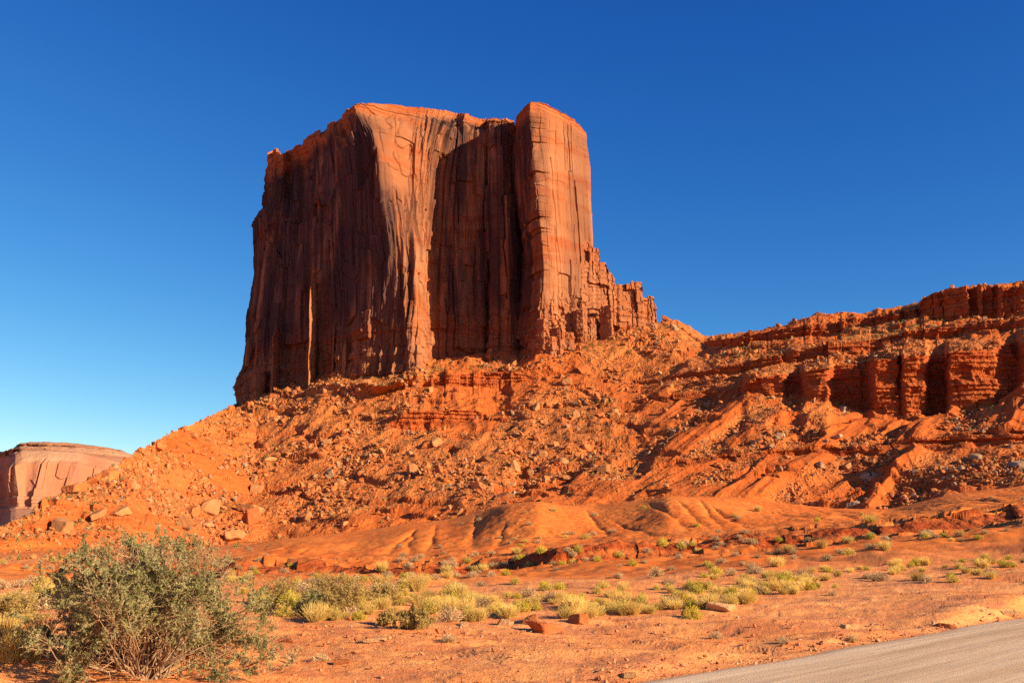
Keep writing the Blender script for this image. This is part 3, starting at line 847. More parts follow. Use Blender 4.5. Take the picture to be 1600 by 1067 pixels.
# the stepped buttress joined to the tower's right foot, with blocky heads
def build_buttress():
    ol = np.array([(905, 378), (922, 380), (925, 388), (935, 391), (937, 411), (946, 411), (951, 428), (957, 430), (961, 444), (983, 446), (986, 440), (1002, 441), (1004, 466), (1011, 468), (1013, 463), (1021, 466), (1024, 482), (1026, 500), (1034, 512)], float)
    ft = np.array([(905, 545), (935, 530), (960, 527), (1000, 520), (1034, 514)], float)
    n_x, n_f, n_b = 420, 240, 60
    x = np.linspace(905, 1034, n_x)
    yt = np.interp(x, ol[:, 0], ol[:, 1]); yb = np.interp(x, ft[:, 0], ft[:, 1])
    Yf = np.interp(x, [905, 930, 965, 1034], [648, 652, 656, 667]); thick = np.interp(x, [905, 1000, 1034], [34, 22, 6])
    t = np.linspace(0, 1, n_f)[:, None]
    bot = at(x, yb + 10, Yf); top = at(x, yt, Yf + 9)
    Xg = bot[:, 0] + (top[:, 0] - bot[:, 0]) * t; Zg = bot[:, 2] + (top[:, 2] - bot[:, 2]) * t
    bay = np.interp(x, [905, 918, 926, 930, 938, 944, 957, 963, 967, 984, 987, 1002, 1005, 1012, 1016, 1024, 1034], [6, 5, -1, 2, -3, -4, -1, 5, -2, -1, 4, 0, 7, 5, 0, 1, 6])
    step = (1 - t ** .8) * -2.5
    Yg = Yf + 7 * t ** 1.3 + .16 * bay + step
    zz = Zg + .5 * perlin(Xg / 30, Xg * 0, 281)
    Yg = Yg + blocks(Xg, zz, 6.5, 9, 282) * 1.9 + blocks(Xg, zz, 2.6, 3.4, 283) * .5 + strata(zz, 4.4, 284) * .5 + strata(zz, 1.6, 285) * .25 - 1.2 * cracks(Xg, zz, 5, 286, .4) * -1
    Xg = Xg + .5 * blocks(Xg * 0 + x / 4, zz, 3, 3.0, 287)
    tb = np.linspace(0, 1, n_b)[1:, None]
    Xb = Xg[-1] + 0 * tb; Zb = Zg[-1] - (Zg[-1] - bot[:, 2] + 10) * np.clip((tb - .15) / .85, 0, 1) ** 1.5; Yb = Yg[-1] + thick * tb
    V = np.stack([np.vstack([Xg, Xb]), np.vstack([Yg, Yb]), np.vstack([Zg + 0 * Xg, Zb])], -1)
    m_ = V.shape[0] * V.shape[1]
    me_ = new_mesh('buttress', V - np.array(butte.location), grid_faces(V.shape[0], n_x), M['butte'], False, dict(varnish_shade=np.full(m_, .06), cap=np.full(m_, .1)))
    link('buttress', me_, butte)


build_buttress()
for i, (px, pb, pt, wd, Yd, tp_, ln) in enumerate([(908, 538, 484, 24, 642, .12, 0), (924, 534, 500, 20, 646, .15, 0), (948, 528, 478, 22, 645, .2, 0)]):
    stack('pinnacle', px, pb + 4, pt, wd, Yd, tp_, 5.0, 300 + i, ln, 1.0, 1.2, butte)
# blocks of the bedded foot under the tower
for i, (px, pb, pt, wd, Yd) in enumerate([(848, 556, 498, 20, 624), (872, 548, 512, 20, 626), (907, 536, 484, 20, 640), (922, 533, 496, 18, 645), (860, 552, 526, 22, 622), (888, 542, 520, 20, 630), (838, 556, 530, 14, 626)]):
    stack('foot_block', px, pb + 3, pt, wd, Yd, .12, 3.2, 340 + i, 0, 1.0, 1.5, butte)
# flakes leaning on the shaded left wall, their right edges in the sun
for i, (px, pb, pt, wd, Yd, dp) in enumerate([(488, 602, 404, 11, 648, 5.0), (431, 618, 503, 9, 667, 7.0), (539, 594, 523, 13, 634, 2.8), (412, 620, 580, 13, 674, 4.5), (521, 592, 505, 5, 638, 5.0), (386, 568, 527, 6, 690, 1.5), (566, 596, 548, 9, 622, 2.0)]):
    stack('flake', px, pb, pt, wd, Yd, .30, 11.0, 360 + i, 2, dp, 0.6, butte, pointed=True)


# ------------------------------------------------------------------ distant mesa on the left
def build_mesa():
    pts = [  # px, base py, cliff top py, rim py, cap py, Y
        (-900, 832, 735, 722, 716, 3900), (-260, 832, 735, 720, 712, 3700), (-60, 832, 732, 716, 708, 3500), (-8, 832, 730, 712, 707, 3150), (2, 832, 735, 714, 706, 2800),
        (16, 834, 733, 712, 704, 2520), (24, 834, 728, 708, 699, 2500), (34, 834, 724, 702, 692, 2510), (75, 834, 722, 702, 690, 2530), (120, 834, 724, 704, 693.5, 2570),
        (165, 834, 735, 714, 699, 2640), (188, 834, 742, 720, 703, 2690), (200, 834, 744, 722, 708, 2720), (215, 834, 746, 725, 712, 2760), (300, 834, 750, 728, 714, 2900), (420, 834, 750, 730, 720, 3300), (430, 834, 750, 730, 720, 4200)]
    a = np.array(pts, float)
    xs = np.concatenate([np.linspace(-900, -60, 60), np.arange(-60, 260, 0.6), np.linspace(260, 430, 60)])
    g = [np.interp(xs, a[:, 0], a[:, i]) for i in range(1, 6)]
    base, ct, rim, cap, Yd = g
    rows = [(base + 4, Yd - 420), (base - 38, Yd - 40), (base - 40, Yd), (ct, Yd + 25), (rim + 3, Yd + 75), (rim, Yd + 110), (cap + 1, Yd + 175), (cap, Yd + 185), (cap + 1, Yd + 700)]
    nn = [20, 8, 110, 30, 10, 30, 10, 8]
    V = []; msk = []
    for k, cnt in enumerate(nn):
        t = (np.arange(cnt) / cnt)[:, None]
        p0 = at(xs, *rows[k]); p1 = at(xs, *rows[k + 1])
        V.append(p0[None] * (1 - t[..., None]) + p1[None] * t[..., None]); msk += [(k, i / cnt) for i in range(cnt)]
    V = np.concatenate(V + [at(xs, *rows[-1])[None]]); msk += [(8, 0)]
    k = np.array([m[0] + m[1] for m in msk])[:, None] * np.ones(len(xs))
    Xm, Ym, Zm = V[..., 0], V[..., 1], V[..., 2]
    wall = sstep(1.8, 2.2, k) * sstep(3.6, 3.0, k)
    capm = sstep(4.6, 5.2, k)
    dy = wall * (28 * fbm(Xm / 120, Zm / 500, 3, 401) + blocks(Xm, Zm, 60, 200, 402) * 10 + blocks(Xm, Zm, 22, 90, 403) * 5) + sstep(.5, 1, k) * sstep(2.6, 2.0, k) * strata(Zm, 9, 404) * 8
    dy += capm * (strata(Zm, 5, 405) * 14 + blocks(Xm, Zm, 25, 8, 406) * 9) * sstep(7.6, 7, k)
    dy *= 1 - 0.7 * sstep(3.0, 4.2, k) * sstep(5.2, 4.8, k)
    V[..., 1] += dy
    V[..., 2] += sstep(5.2, 6.5, k) * 3.0 * fbm(Xm / 60, Xm * 0, 4, 407)
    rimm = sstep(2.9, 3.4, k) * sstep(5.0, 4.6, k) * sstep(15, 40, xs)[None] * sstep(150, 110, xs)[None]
    loc = at(100, 834, 2550)
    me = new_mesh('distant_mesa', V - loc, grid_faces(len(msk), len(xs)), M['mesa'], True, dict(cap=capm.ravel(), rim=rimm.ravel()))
    o = link('distant_mesa', me)
    o.location = loc
    tag(o, 'distant pale pink flat-topped mesa behind the slope on the far left', 'mesa')


build_mesa()


# ------------------------------------------------------------------ rocks
def ico(sub):
    bm = bmesh.new()
    bmesh.ops.create_icosphere(bm, subdivisions=sub, radius=1)
    V = np.array([v.co[:] for v in bm.verts]); Fc = np.array([[v.index for v in f.verts] for f in bm.faces])
    bm.free()
    return V / np.linalg.norm(V, axis=1, keepdims=True), Fc


ICO = {s_: ico(s_) for s_ in (2, 3, 4, 5)}


def rock_shape(seed, sub=3, kind='block'):
    """faceted rock: joint planes cut a sphere; kind sets proportions"""
    r0 = np.random.default_rng(seed)
    Uv, Fc = ICO[sub]
    m = {'block': 5, 'slab': 5, 'wedge': 5, 'rounded': 14}[kind]
    ax = np.array([[1, 0, 0], [-1, 0, 0], [0, 1, 0], [0, -1, 0], [0, 0, 1], [0, 0, -1]], float)
    nn = np.vstack([ax + r0.normal(0, .22, (6, 3)), r0.normal(0, 1, (m, 3))])
    nn /= np.linalg.norm(nn, axis=1, keepdims=True)
    d = np.concatenate([r0.uniform(.62, .85, 6), r0.uniform(.72, 1.0, m)])
    q = np.maximum(Uv @ nn.T, 0.02) / d
    p = 40 if kind != 'rounded' else 10
    r = 1 / (np.sum(q ** p, axis=1)) ** (1 / p)
    V = Uv * r[:, None]
    sc = {'block': (1, .85, .8), 'slab': (1.15, .9, .42), 'wedge': (.9, .75, 1.05), 'rounded': (1, .9, .75)}[kind]
    V = V * np.array(sc)
    if kind == 'wedge':
        V[:, 0] *= 1 - 0.35 * (V[:, 2] + .6)
        V[:, 1] *= 1 - 0.25 * (V[:, 2] + .6)
    if sub >= 4:
        V += Uv * (0.03 * fbm(V[:, 0] * 3 + V[:, 2] * 2, V[:, 1] * 3 - V[:, 2], 3, seed))[:, None]
    return V, Fc


KINDS = ['block', 'slab', 'wedge', 'rounded']
TONES = {'pale': 'pale tan', 'rust': 'rust red', 'buff': 'greyish buff'}
PROTO = {}
for ki in KINDS:
    for tone in TONES:
        for v_ in range(3):
            Vq, Fq = rock_shape(500 + KINDS.index(ki) * 10 + v_ * 3 + list(TONES).index(tone), 3, ki)
            PROTO[ki, tone, v_] = new_mesh('boulder_' + ki, Vq, Fq, M[tone], False)

yy_vis = pix(P)[1]
pxg, pyg = pix(P)


def row_at(px, py, lo=None):
    """grid vertex of the hillside that shows nearest to a pixel"""
    c = int(np.argmin(np.abs(COLS - px)))
    col = pyg[:, c]
    r = np.arange(NR)
    ok = np.abs(col - py) < 2.5
    vis = np.minimum.accumulate(col)
    ok &= col <= vis + 0.01
    ok &= rid <= LI['T'] + .2
    if not ok.any():
        rr_ = int(np.argmin(np.abs(col - py) + 1e3 * (rid > LI['T'] + .1)))
    else:
        rr_ = int(r[ok][np.argmin(np.abs(col[ok] - py))])
    return rr_, c


def ground(px, py):
    r, c = row_at(px, py)
    return P[r, c].copy()


def vis_mask():
    return pyg <= np.minimum.accumulate(pyg, axis=0) + 0.3


VIS = vis_mask() & (pxg > -30) & (pxg < 1630) & (pyg < 1100)
taken = []


def zone(px, py, Yd):
    if py > 900: return 'on the open ground in front of the grass band'
    if px < 380:
        tl = np.interp(px, [0, 60, 120, 200, 260, 330, 380], [825, 800, 760, 715, 680, 650, 622])
        if py < tl + 12: return 'on the skyline of the left ridge'
        if py > 770: return 'at the left slope\'s foot behind the big bush' if px > 90 else 'at the left slope\'s foot by the frame edge'
        return 'on the left slope below the ridge skyline'
    if px < 600:
        if py < 660: return 'just below the butte\'s shaded left wall'
        if py < 745: return 'halfway down the slope below the shaded left wall'
        return 'low, above the left end of the bare mounds'
    if px < 850:
        if py < 640: return 'below the butte\'s dark recess'
        if py < 710: return 'halfway down the slope below the dark recess'
        return 'low, right above the middle bare mounds'
    if px < 1100:
        if py < 590: return 'on the slope below the sunlit tower and pinnacles'
        if py < 690: return 'halfway down the slope below the sunlit tower'
        return 'low, above the bare mounds right of centre'
    if px < 1360:
        if py < 620: return 'on the benches left of the buttressed cliff'
        if py < 705: return 'on the rubble left below the buttressed cliff'
        return 'at the foot of the ribbed earth fans'
    if py < 600: return 'on the bench above the buttressed cliff'
    if py < 700: return 'right under the buttressed cliff'
    return 'in the foot rubble on the far right'


def put_rock(name, px, py, size_px, kind, tone, label=None, rot=None, tilt=None, sub=None, variant=0, sink=0.3, group=None, cat='boulder'):
    g = ground(px, py)
    s_ = size_px / F * g[1] / 2 * 1.15
    if sub:
        Vq, Fq = rock_shape(int(px * 3 + py), sub, kind)
        me_ = new_mesh(name, Vq, Fq, M[tone], False)
    else:
        me_ = PROTO[kind, tone, variant % 3]
    o = link(name, me_)
    hz = {'block': .7, 'slab': .36, 'wedge': .8, 'rounded': .6}[kind]
    o.location = (g[0], g[1], g[2] + s_ * hz * (1 - 2 * sink) )
    o.scale = (s_ * random.uniform(.9, 1.1), s_ * random.uniform(.85, 1.1), s_ * random.uniform(.85, 1.1))
    o.rotation_euler = (random.uniform(-.3, .3) if tilt is None else tilt[0], random.uniform(-.3, .3) if tilt is None else tilt[1], random.uniform(0, 6.28) if rot is None else rot)
    tag(o, label or f'{TONES[tone]} {kind if kind != "rounded" else "rounded"} boulder', cat, group)
    taken.append((px, py, size_px))
    return o


GB = 'boulders strewn over the slope below the butte'
HAND = [  # px, py, size, kind, tone, label
    (643, 742, 26, 'wedge', 'pale', 'pointed pale wedge boulder standing alone on the mid slope left of centre'),
    (392, 815, 32, 'block', 'rust', 'tall split boulder with a dark shaded face at the left end of the mounds'),
    (396, 800, 34, 'slab', 'pale', 'broad pale boulder resting on top of the tall split boulder'),
    (362, 842, 34, 'slab', 'pale', 'low layered pale slab in front of the tall split boulder'),
    (326, 800, 36, 'block', 'pale', 'big cracked pale boulder in the cluster left of the tall split boulder'),
    (300, 806, 28, 'block', 'rust', 'rust boulder at the left end of the cracked boulder cluster'),
    (290, 823, 30, 'block', 'pale', 'pale boulder in front of the cracked boulder cluster, left side'),
    (322, 822, 26, 'slab', 'pale', 'smooth pale block in front of the cracked boulder cluster, right side'),
    (397, 752, 16, 'wedge', 'pale', 'upright pale boulder, upper one of a pair above the tall split boulder'),
    (400, 768, 24, 'block', 'pale', 'pale boulder, lower one of a pair above the tall split boulder'),
    (221, 708, 13, 'wedge', 'rust', 'small upright rust boulder standing on the skyline above the far mesa'),
    (245, 700, 18, 'block', 'rust', 'rust boulder on the skyline right of the small upright one'),
    (288, 675, 16, 'block', 'rust', 'rust boulder on the skyline halfway up the left ridge'),
    (300, 682, 15, 'rounded', 'pale', 'rounded pale boulder just below the skyline halfway up the left ridge'),
    (168, 748, 26, 'block', 'rust', 'large rust boulder at the skyline over the right end of the far mesa'),
    (142, 752, 16, 'rounded', 'rust', 'rounded rust boulder at the skyline left of the large rust one'),
    (115, 766, 30, 'slab', 'rust', 'long leaning slab at the skyline in front of the far mesa'),
    (100, 828, 34, 'block', 'pale', 'pale boulder with a black hollow under it low on the left slope'),
    (8, 834, 14, 'block', 'pale', 'pale block at the very left frame edge'),
    (150, 808, 30, 'slab', 'pale', 'flat pale slab lying on the left slope above the hollowed boulder'),
    (186, 800, 30, 'slab', 'pale', 'tilted pale slab on the left slope right of the flat slab'),
    (360, 672, 20, 'slab', 'rust', 'rust slab high on the left slope near the ridge'),
    (838, 640, 16, 'wedge', 'pale', 'pale leaning boulder on the slope below the recess and tower'),
    (884, 600, 18, 'block', 'pale', 'pale boulder below the dark recess beside a thin ledge'),
    (912, 580, 18, 'block', 'rust', 'rust boulder casting a long shadow below the sunlit tower'),
    (932, 622, 16, 'wedge', 'rust', 'upright rust boulder on the slope below the pinnacles'),
    (804, 732, 22, 'wedge', 'pale', 'pale upright block low on the slope above the central mound'),
    (784, 782, 30, 'slab', 'rust', 'smooth rust slab half buried at the crest of the central mound'),
    (682, 694, 24, 'rounded', 'pale', 'rounded pale boulder of a pair on the mid slope below the small ledge'),
    (668, 697, 18, 'rounded', 'rust', 'darker rounded boulder of a pair on the mid slope below the small ledge'),
    (1332, 790, 22, 'slab', 'buff', 'elongated pale slab propped in the rubble at the foot of the earth fans'),
    (1420, 772, 18, 'block', 'pale', 'pale rust block at the right end of the foot rubble'),
    (1428, 778, 12, 'block', 'buff', 'grey block leaning on the pale rust block in the foot rubble'),
    (1592, 728, 30, 'slab', 'buff', 'big pale slab jutting from the slope at the right frame edge'),
    (1308, 684, 16, 'slab', 'buff', 'flat grey slab perched on a bare earth rib below the cliff'),
    (1176, 692, 14, 'slab', 'buff', 'pale flat slab on the rubble left of the earth fans'),
    (1204, 699, 12, 'slab', 'buff', 'small pale slab beside the flat one left of the earth fans'),
    (1365, 750, 22, 'slab', 'buff', 'broad grey slab in the upper foot rubble on the right'),
    (1352, 745, 16, 'block', 'buff', 'grey block beside the broad slab in the upper foot rubble'),
    (1500, 672, 12, 'block', 'buff', 'small grey block on the edge of the ledge under the cliff'),
    (1040, 500, 12, 'block', 'rust', 'small rust block on the crest right of the last pinnacle'),
]
for h_ in HAND:
    put_rock('boulder', *h_, group=GB, sub=4)

# other large boulders: sampled over the talus, sized by the slope
cand = np.argwhere(VIS & (tal_attr > 0.3) & (rr > LI['K'] - .1) & (rr < LI['T'] - .03))
cl_noise = perlin(X / 35, Y / 35, 601)
rn = np.random.default_rng(12)
cnt = 0; tries = 0
SIZES = [('large', 17, 23, 26), ('medium-sized', 12, 16, 72), ('small', 8.5, 11.5, 155)]
for sname, lo, hi, num in SIZES:
    got = 0
    while got < num and tries < 20000:
        tries += 1
        r, c = cand[rn.integers(len(cand))]
        px, py = pxg[r, c], pyg[r, c]
        if px < 4 or px > 1596: continue
        w_ = 0.38 + 1.3 * cl_noise[r, c]
        if px < 560 or py > 700: w_ += 0.3
        if rn.random() > w_: continue
        s_ = rn.uniform(lo, hi) * (0.75 if Y[r, c] > 540 else 1)
        if any((px - a) ** 2 + (py - b) ** 2 < ((s_ + q_) * 0.48) ** 2 for a, b, q_ in taken): continue
        ki = KINDS[rn.choice(4, p=[.42, .26, .16, .16])]
        pr = [.5, .42, .08] if px < 1000 else [.3, .35, .35]
        tone = list(TONES)[rn.choice(3, p=pr)]
        kw = {'block': 'blocky', 'slab': 'slab-like', 'wedge': 'pointed', 'rounded': 'rounded'}[ki]
        put_rock('boulder', px, py, s_, ki, tone, f'{sname} {TONES[tone]} {kw} boulder {zone(px, py, Y[r, c])}', variant=int(rn.integers(3)), group=GB, sink=.42)
        got += 1; cnt += 1


# scree: everything smaller, one object
def scatter(name, pts, sizes, tints, protos, mat, seed, sink=0.25, flat_=1.0, smooth=False):
    r0 = np.random.default_rng(seed)
    n_ = len(pts)
    which = r0.integers(len(protos), size=n_)
    Vs, Fs, Ts = [], [], []
    off = 0
    for k_, (Vp, Fp) in enumerate(protos):
        idx = np.where(which == k_)[0]
        if not len(idx): continue
        a = r0.uniform(0, 2 * math.pi, len(idx)); tl = r0.normal(0, .35, (len(idx), 2))
        ca, sa = np.cos(a), np.sin(a)
        S3 = sizes[idx, None] * r0.uniform(.7, 1.25, (len(idx), 3)) * np.array([1, 1, flat_])
        Vv = Vp[None] * S3[:, None, :]
        x = Vv[..., 0] * ca[:, None] - Vv[..., 1] * sa[:, None]; y = Vv[..., 0] * sa[:, None] + Vv[..., 1] * ca[:, None]
        z = Vv[..., 2] + x * tl[:, :1] + y * tl[:, 1:]
        Vv = np.stack([x, y, z + (sizes[idx] * (0.6 - 1.2 * sink) * flat_)[:, None]], -1) + pts[idx][:, None, :]
        Vs.append(Vv.reshape(-1, 3))
        Fs.append((Fp[None] + (off + np.arange(len(idx)) * len(Vp))[:, None, None]).reshape(-1, Fp.shape[1]))
        Ts.append(np.repeat(tints[idx], len(Vp), 0))
        off += len(idx) * len(Vp)
    return link(name, new_mesh(name, np.concatenate(Vs), np.concatenate(Fs), mat, smooth, dict(tint=np.concatenate(Ts))))


def low_rock(seed, kind, npt=14):
    r0 = np.random.default_rng(seed)
    v = r0.normal(0, 1, (npt, 3)); v /= np.linalg.norm(v, axis=1, keepdims=True)
    v = np.sign(v) * np.abs(v) ** 0.7 * np.array({'block': (1, .85, .75), 'slab': (1.1, .85, .4), 'wedge': (.85, .75, 1)}[kind]) * 0.9
    bm = bmesh.new()
    for c_ in v: bm.verts.new(c_)
    ret = bmesh.ops.convex_hull(bm, input=bm.verts)
    bmesh.ops.delete(bm, geom=[g for g in ret['geom_interior'] if isinstance(g, bmesh.types.BMVert)], context='VERTS')
    bmesh.ops.triangulate(bm, faces=bm.faces)
    bm.verts.index_update()
    V_ = np.array([q.co[:] for q in bm.verts]); F_ = np.array([[q.index for q in f.verts] for f in bm.faces])
    bm.free()
    return V_, F_


LOWP = [low_rock(700 + i, ['block', 'slab', 'block', 'wedge'][i % 4]) for i in range(16)]


def tints(n_, seed, pal, wts):
    r0 = np.random.default_rng(seed)
    c_ = np.array(pal)[r0.choice(len(pal), n_, p=wts)]
    return c_ * r0.uniform(.8, 1.2, (n_, 1))


def sample(mask, weight, n_, seed):
    r0 = np.random.default_rng(seed)
    ii = np.argwhere(mask)
    wv = weight[mask]
    p_ = wv / wv.sum()
    s_ = ii[r0.choice(len(ii), n_, p=p_)]
    pts_ = P[s_[:, 0], s_[:, 1]].copy()
    pts_[:, 0] += r0.normal(0, .2, n_); pts_[:, 1] += r0.normal(0, .2, n_)
    return pts_, s_


den = np.clip(0.35 + 1.3 * cl_noise + 0.5 * perlin(X / 9, Y / 9, 602), 0.06, 2) * (0.06 + tal_attr) * (1 - 0.9 * cl)
chute = (1 - wr) * sstep(.75, -.1, lg) + wr * sstep(.75, -.1, rg)
den = den * (0.42 + 1.2 * chute) * (1 - .8 * ledge)
den = den * (1 + 0.8 * sstep(680, 740, pyg) * talus)
msk = VIS & (rr > LI['I'] + .8) & (rr < LI['T'] + .1) | (VIS & (pxg < 380) & (rr > LI['H'] + .5) & (rr < LI['T'] + .1))
pts_, si = sample(msk, den, 70000, 21)
r0 = np.random.default_rng(22)
spx = np.clip(1.0 + 1.35 * r0.pareto(2.0, len(pts_)), 1.0, 9.5) * np.where(r0.random(len(pts_)) < .6, 1.0, .75)
sz = spx / F * pts_[:, 1] * 0.62
tn = tints(len(pts_), 23, [(.46, .185, .062), (.46, .145, .042), (.43, .11, .028), (.36, .22, .12)], [.38, .32, .22, .08])
o = scatter('scree', pts_, sz, tn, LOWP, M['scree'], 24)
tag(o, 'loose rust and tan rubble covering the slope', 'rubble', kind='stuff')

# gravel on the near ground
msk = VIS & (rr < LI['E']) & (road_s < -.35)
wt = np.clip(0.25 + perlin(X / 2.2, Y / 2.2, 611) * 1.4, 0.02, 2) + 1.6 * np.exp(-((road_s + .8) / .5) ** 2) + 0.8 * np.exp(-((pyg - 985) / 18) ** 2) * (pxg > 400)
pts_, si = sample(msk, wt, 6500, 31)
r0 = np.random.default_rng(32)
sz = np.clip(0.009 * (1 + r0.pareto(1.9, len(pts_))), .009, .06)
tn = tints(len(pts_), 33, [(.60, .25, .11), (.50, .15, .055), (.62, .36, .2)], [.45, .35, .2])
o = scatter('gravel', pts_, sz, tn, LOWP, M['scree'], 34, flat_=.8)
tag(o, 'small red stones scattered over the bare ground beside the road', 'gravel', kind='stuff')

# rocks in the foreground, one by one
for px, py, s_, ki, tone, lb in [
        (852, 985, 50, 'slab', 'rust', 'broad dark red flat rock in front of the grass band, left of centre'),
        (905, 973, 30, 'block', 'rust', 'dark red rock right of the broad flat rock'),
        (830, 971, 32, 'slab', 'rust', 'low red slab behind the broad flat rock'),
        (790, 976, 26, 'slab', 'light', 'pale slab left of the broad flat rock'),
        (722, 977, 18, 'slab', 'light', 'small pale rock left of the pale slab below the grass'),
        (725, 966, 20, 'slab', 'rust', 'small dark rock among the grass clumps behind the small pale one'),
        (538, 960, 18, 'block', 'light', 'pale rock under the brown bush'),
        (590, 1000, 20, 'slab', 'light', 'small flat pale stone casting a shadow on the open ground'),
        (575, 1001, 12, 'block', 'rust', 'small rust stone touching the flat pale stone on the open ground'),
        (1071, 961, 15, 'block', 'rust', 'bright red rock beside the round bush near the middle of the grass band'),
        (1125, 952, 42, 'slab', 'light', 'long pale slab between grass clumps right of centre'),
        (1576, 960, 24, 'slab', 'light', 'pale rock at the road edge on the right'),
        (1478, 979, 24, 'slab', 'rust', 'flat dark rock at the road edge left of the pale one'),
        (1212, 971, 9, 'block', 'light', 'little pale stone alone on the bare ground left of the road'),
        (980, 1056, 22, 'slab', 'light', 'pale stone at the road edge near the bottom of the frame'),
        (450, 1002, 14, 'slab', 'rust', 'small rust stone right of the big bush'),
        (534, 1035, 22, 'slab', 'rust', 'flat rust stone in the sandy hollow right of the big bush'),
        (1320, 978, 14, 'slab', 'light', 'thin pale slab on the bare ground left of the road')]:
    put_rock('rock', px, py, s_, ki, tone, lb, sub=4, sink=.34, cat='rock', tilt=(random.uniform(-.12, .12), random.uniform(-.12, .12)))


# ------------------------------------------------------------------ plants
def tubes(pl, rad):
    """pl (N,K,3), rad (N,K) -> three-sided tubes"""
    N, K, _ = pl.shape
    d = np.gradient(pl, axis=1)
    d /= np.maximum(np.linalg.norm(d, axis=-1, keepdims=True), 1e-9)
    ref = np.where(np.abs(d[..., 2:3]) > .9, np.array([1., 0, 0]), np.array([0, 0, 1.]))
    a = np.cross(d, ref); a /= np.maximum(np.linalg.norm(a, axis=-1, keepdims=True), 1e-9)
    b = np.cross(d, a)
    V = np.stack([pl + rad[..., None] * (a * math.cos(q) + b * math.sin(q)) for q in (0, 2.094, 4.189)], 2)   # N,K,3,3
    idx = np.arange(N * K * 3).reshape(N, K, 3)
    f = []
    for j in range(3):
        j2 = (j + 1) % 3
        f.append(np.stack([idx[:, :-1, j], idx[:, :-1, j2], idx[:, 1:, j2], idx[:, 1:, j]], -1).reshape(-1, 4))
    return V.reshape(-1, 3), np.concatenate(f)


def grow(start, dirs, length, K, r0, wig=0.12, lift=0.0):
    """polylines from start along dirs with random wander; lift>0 bends up"""
    N = len(start)
    out_ = np.empty((N, K, 3)); out_[:, 0] = start
    d = dirs.copy(); st_ = (length / (K - 1))[:, None]
    for k_ in range(1, K):
        d = d + r0.normal(0, wig, (N, 3)); d[:, 2] += lift
        d /= np.linalg.norm(d, axis=1, keepdims=True)
        out_[:, k_] = out_[:, k_ - 1] + d * st_
    return out_, d


def leaves(cen, size, r0, aspect=.4):
    N = len(cen)
    a = r0.normal(0, 1, (N, 3)); a[:, 2] += .3; a /= np.linalg.norm(a, axis=1, keepdims=True)
    b = np.cross(a, r0.normal(0, 1, (N, 3))); b /= np.maximum(np.linalg.norm(b, axis=1, keepdims=True), 1e-9)
    s_ = size * r0.uniform(.6, 1.3, (N, 1))
    V = np.stack([cen, cen + a * s_ * .5 + b * s_ * aspect * .5, cen + a * s_, cen + a * s_ * .5 - b * s_ * aspect * .5], 1)
    return V.reshape(-1, 3), np.arange(N * 4).reshape(N, 4)


def along(pl, n_, r0, lo=.3, hi=1.0):
    N, K, _ = pl.shape
    t = r0.uniform(lo, hi, (N, n_)) * (K - 1.001)
    i = t.astype(int); f = (t - i)[..., None]
    ar = np.arange(N)[:, None]
    p_ = pl[ar, i] * (1 - f) + pl[ar, i + 1] * f
    d_ = pl[ar, i + 1] - pl[ar, i]
    d_ /= np.maximum(np.linalg.norm(d_, axis=-1, keepdims=True), 1e-9)
    return p_.reshape(-1, 3), d_.reshape(-1, 3)


def bush_parts(seed, rx, h, nst=60, nb=8, ntw=6, nl=14, leaf=.03, spread=1.0, r_stem=.022):
    r0 = np.random.default_rng(seed)
    az = r0.uniform(0, 2 * math.pi, nst); el = np.clip(r0.beta(1.5, 1.6, nst), .06, 1) * math.pi / 2
    d = np.stack([np.cos(az) * np.cos(el), np.sin(az) * np.cos(el), np.sin(el)], -1)
    ln = 1 / np.sqrt((d[:, 0] ** 2 + d[:, 1] ** 2) / rx ** 2 + d[:, 2] ** 2 / h ** 2) * r0.uniform(.68, .95, nst)
    st_ = np.stack([r0.normal(0, .1, nst), r0.normal(0, .1, nst), np.zeros(nst) - .1], -1) * rx / 1.7
    stems, _ = grow(st_, d, ln, 9, r0, .13, .015)
    rs = np.linspace(1, .3, 9)[None] * (r_stem * r0.uniform(.6, 1.3, nst))[:, None]
    p_, dd = along(stems, nb, r0, .3, 1)
    bd = dd + r0.normal(0, .65, dd.shape); bd /= np.linalg.norm(bd, axis=1, keepdims=True)
    br, _ = grow(p_, bd, r0.uniform(.18, .42, len(p_)) * rx / 1.5, 6, r0, .2, .03)
    rb = np.linspace(1, .4, 6)[None] * np.full((len(p_), 1), r_stem * .30)
    p2, d2 = along(br, ntw, r0, .2, 1)
    td = d2 + r0.normal(0, .7, d2.shape); td /= np.linalg.norm(td, axis=1, keepdims=True)
    tw, _ = grow(p2, td, r0.uniform(.08, .22, len(p2)) * rx / 1.5, 4, r0, .22, .02)
    rt = np.linspace(1, .5, 4)[None] * np.full((len(p2), 1), r_stem * .13)
    p3, _ = along(tw, nl, r0, .1, 1)
    return stems, rs, br, rb, tw, rt, p3, r0


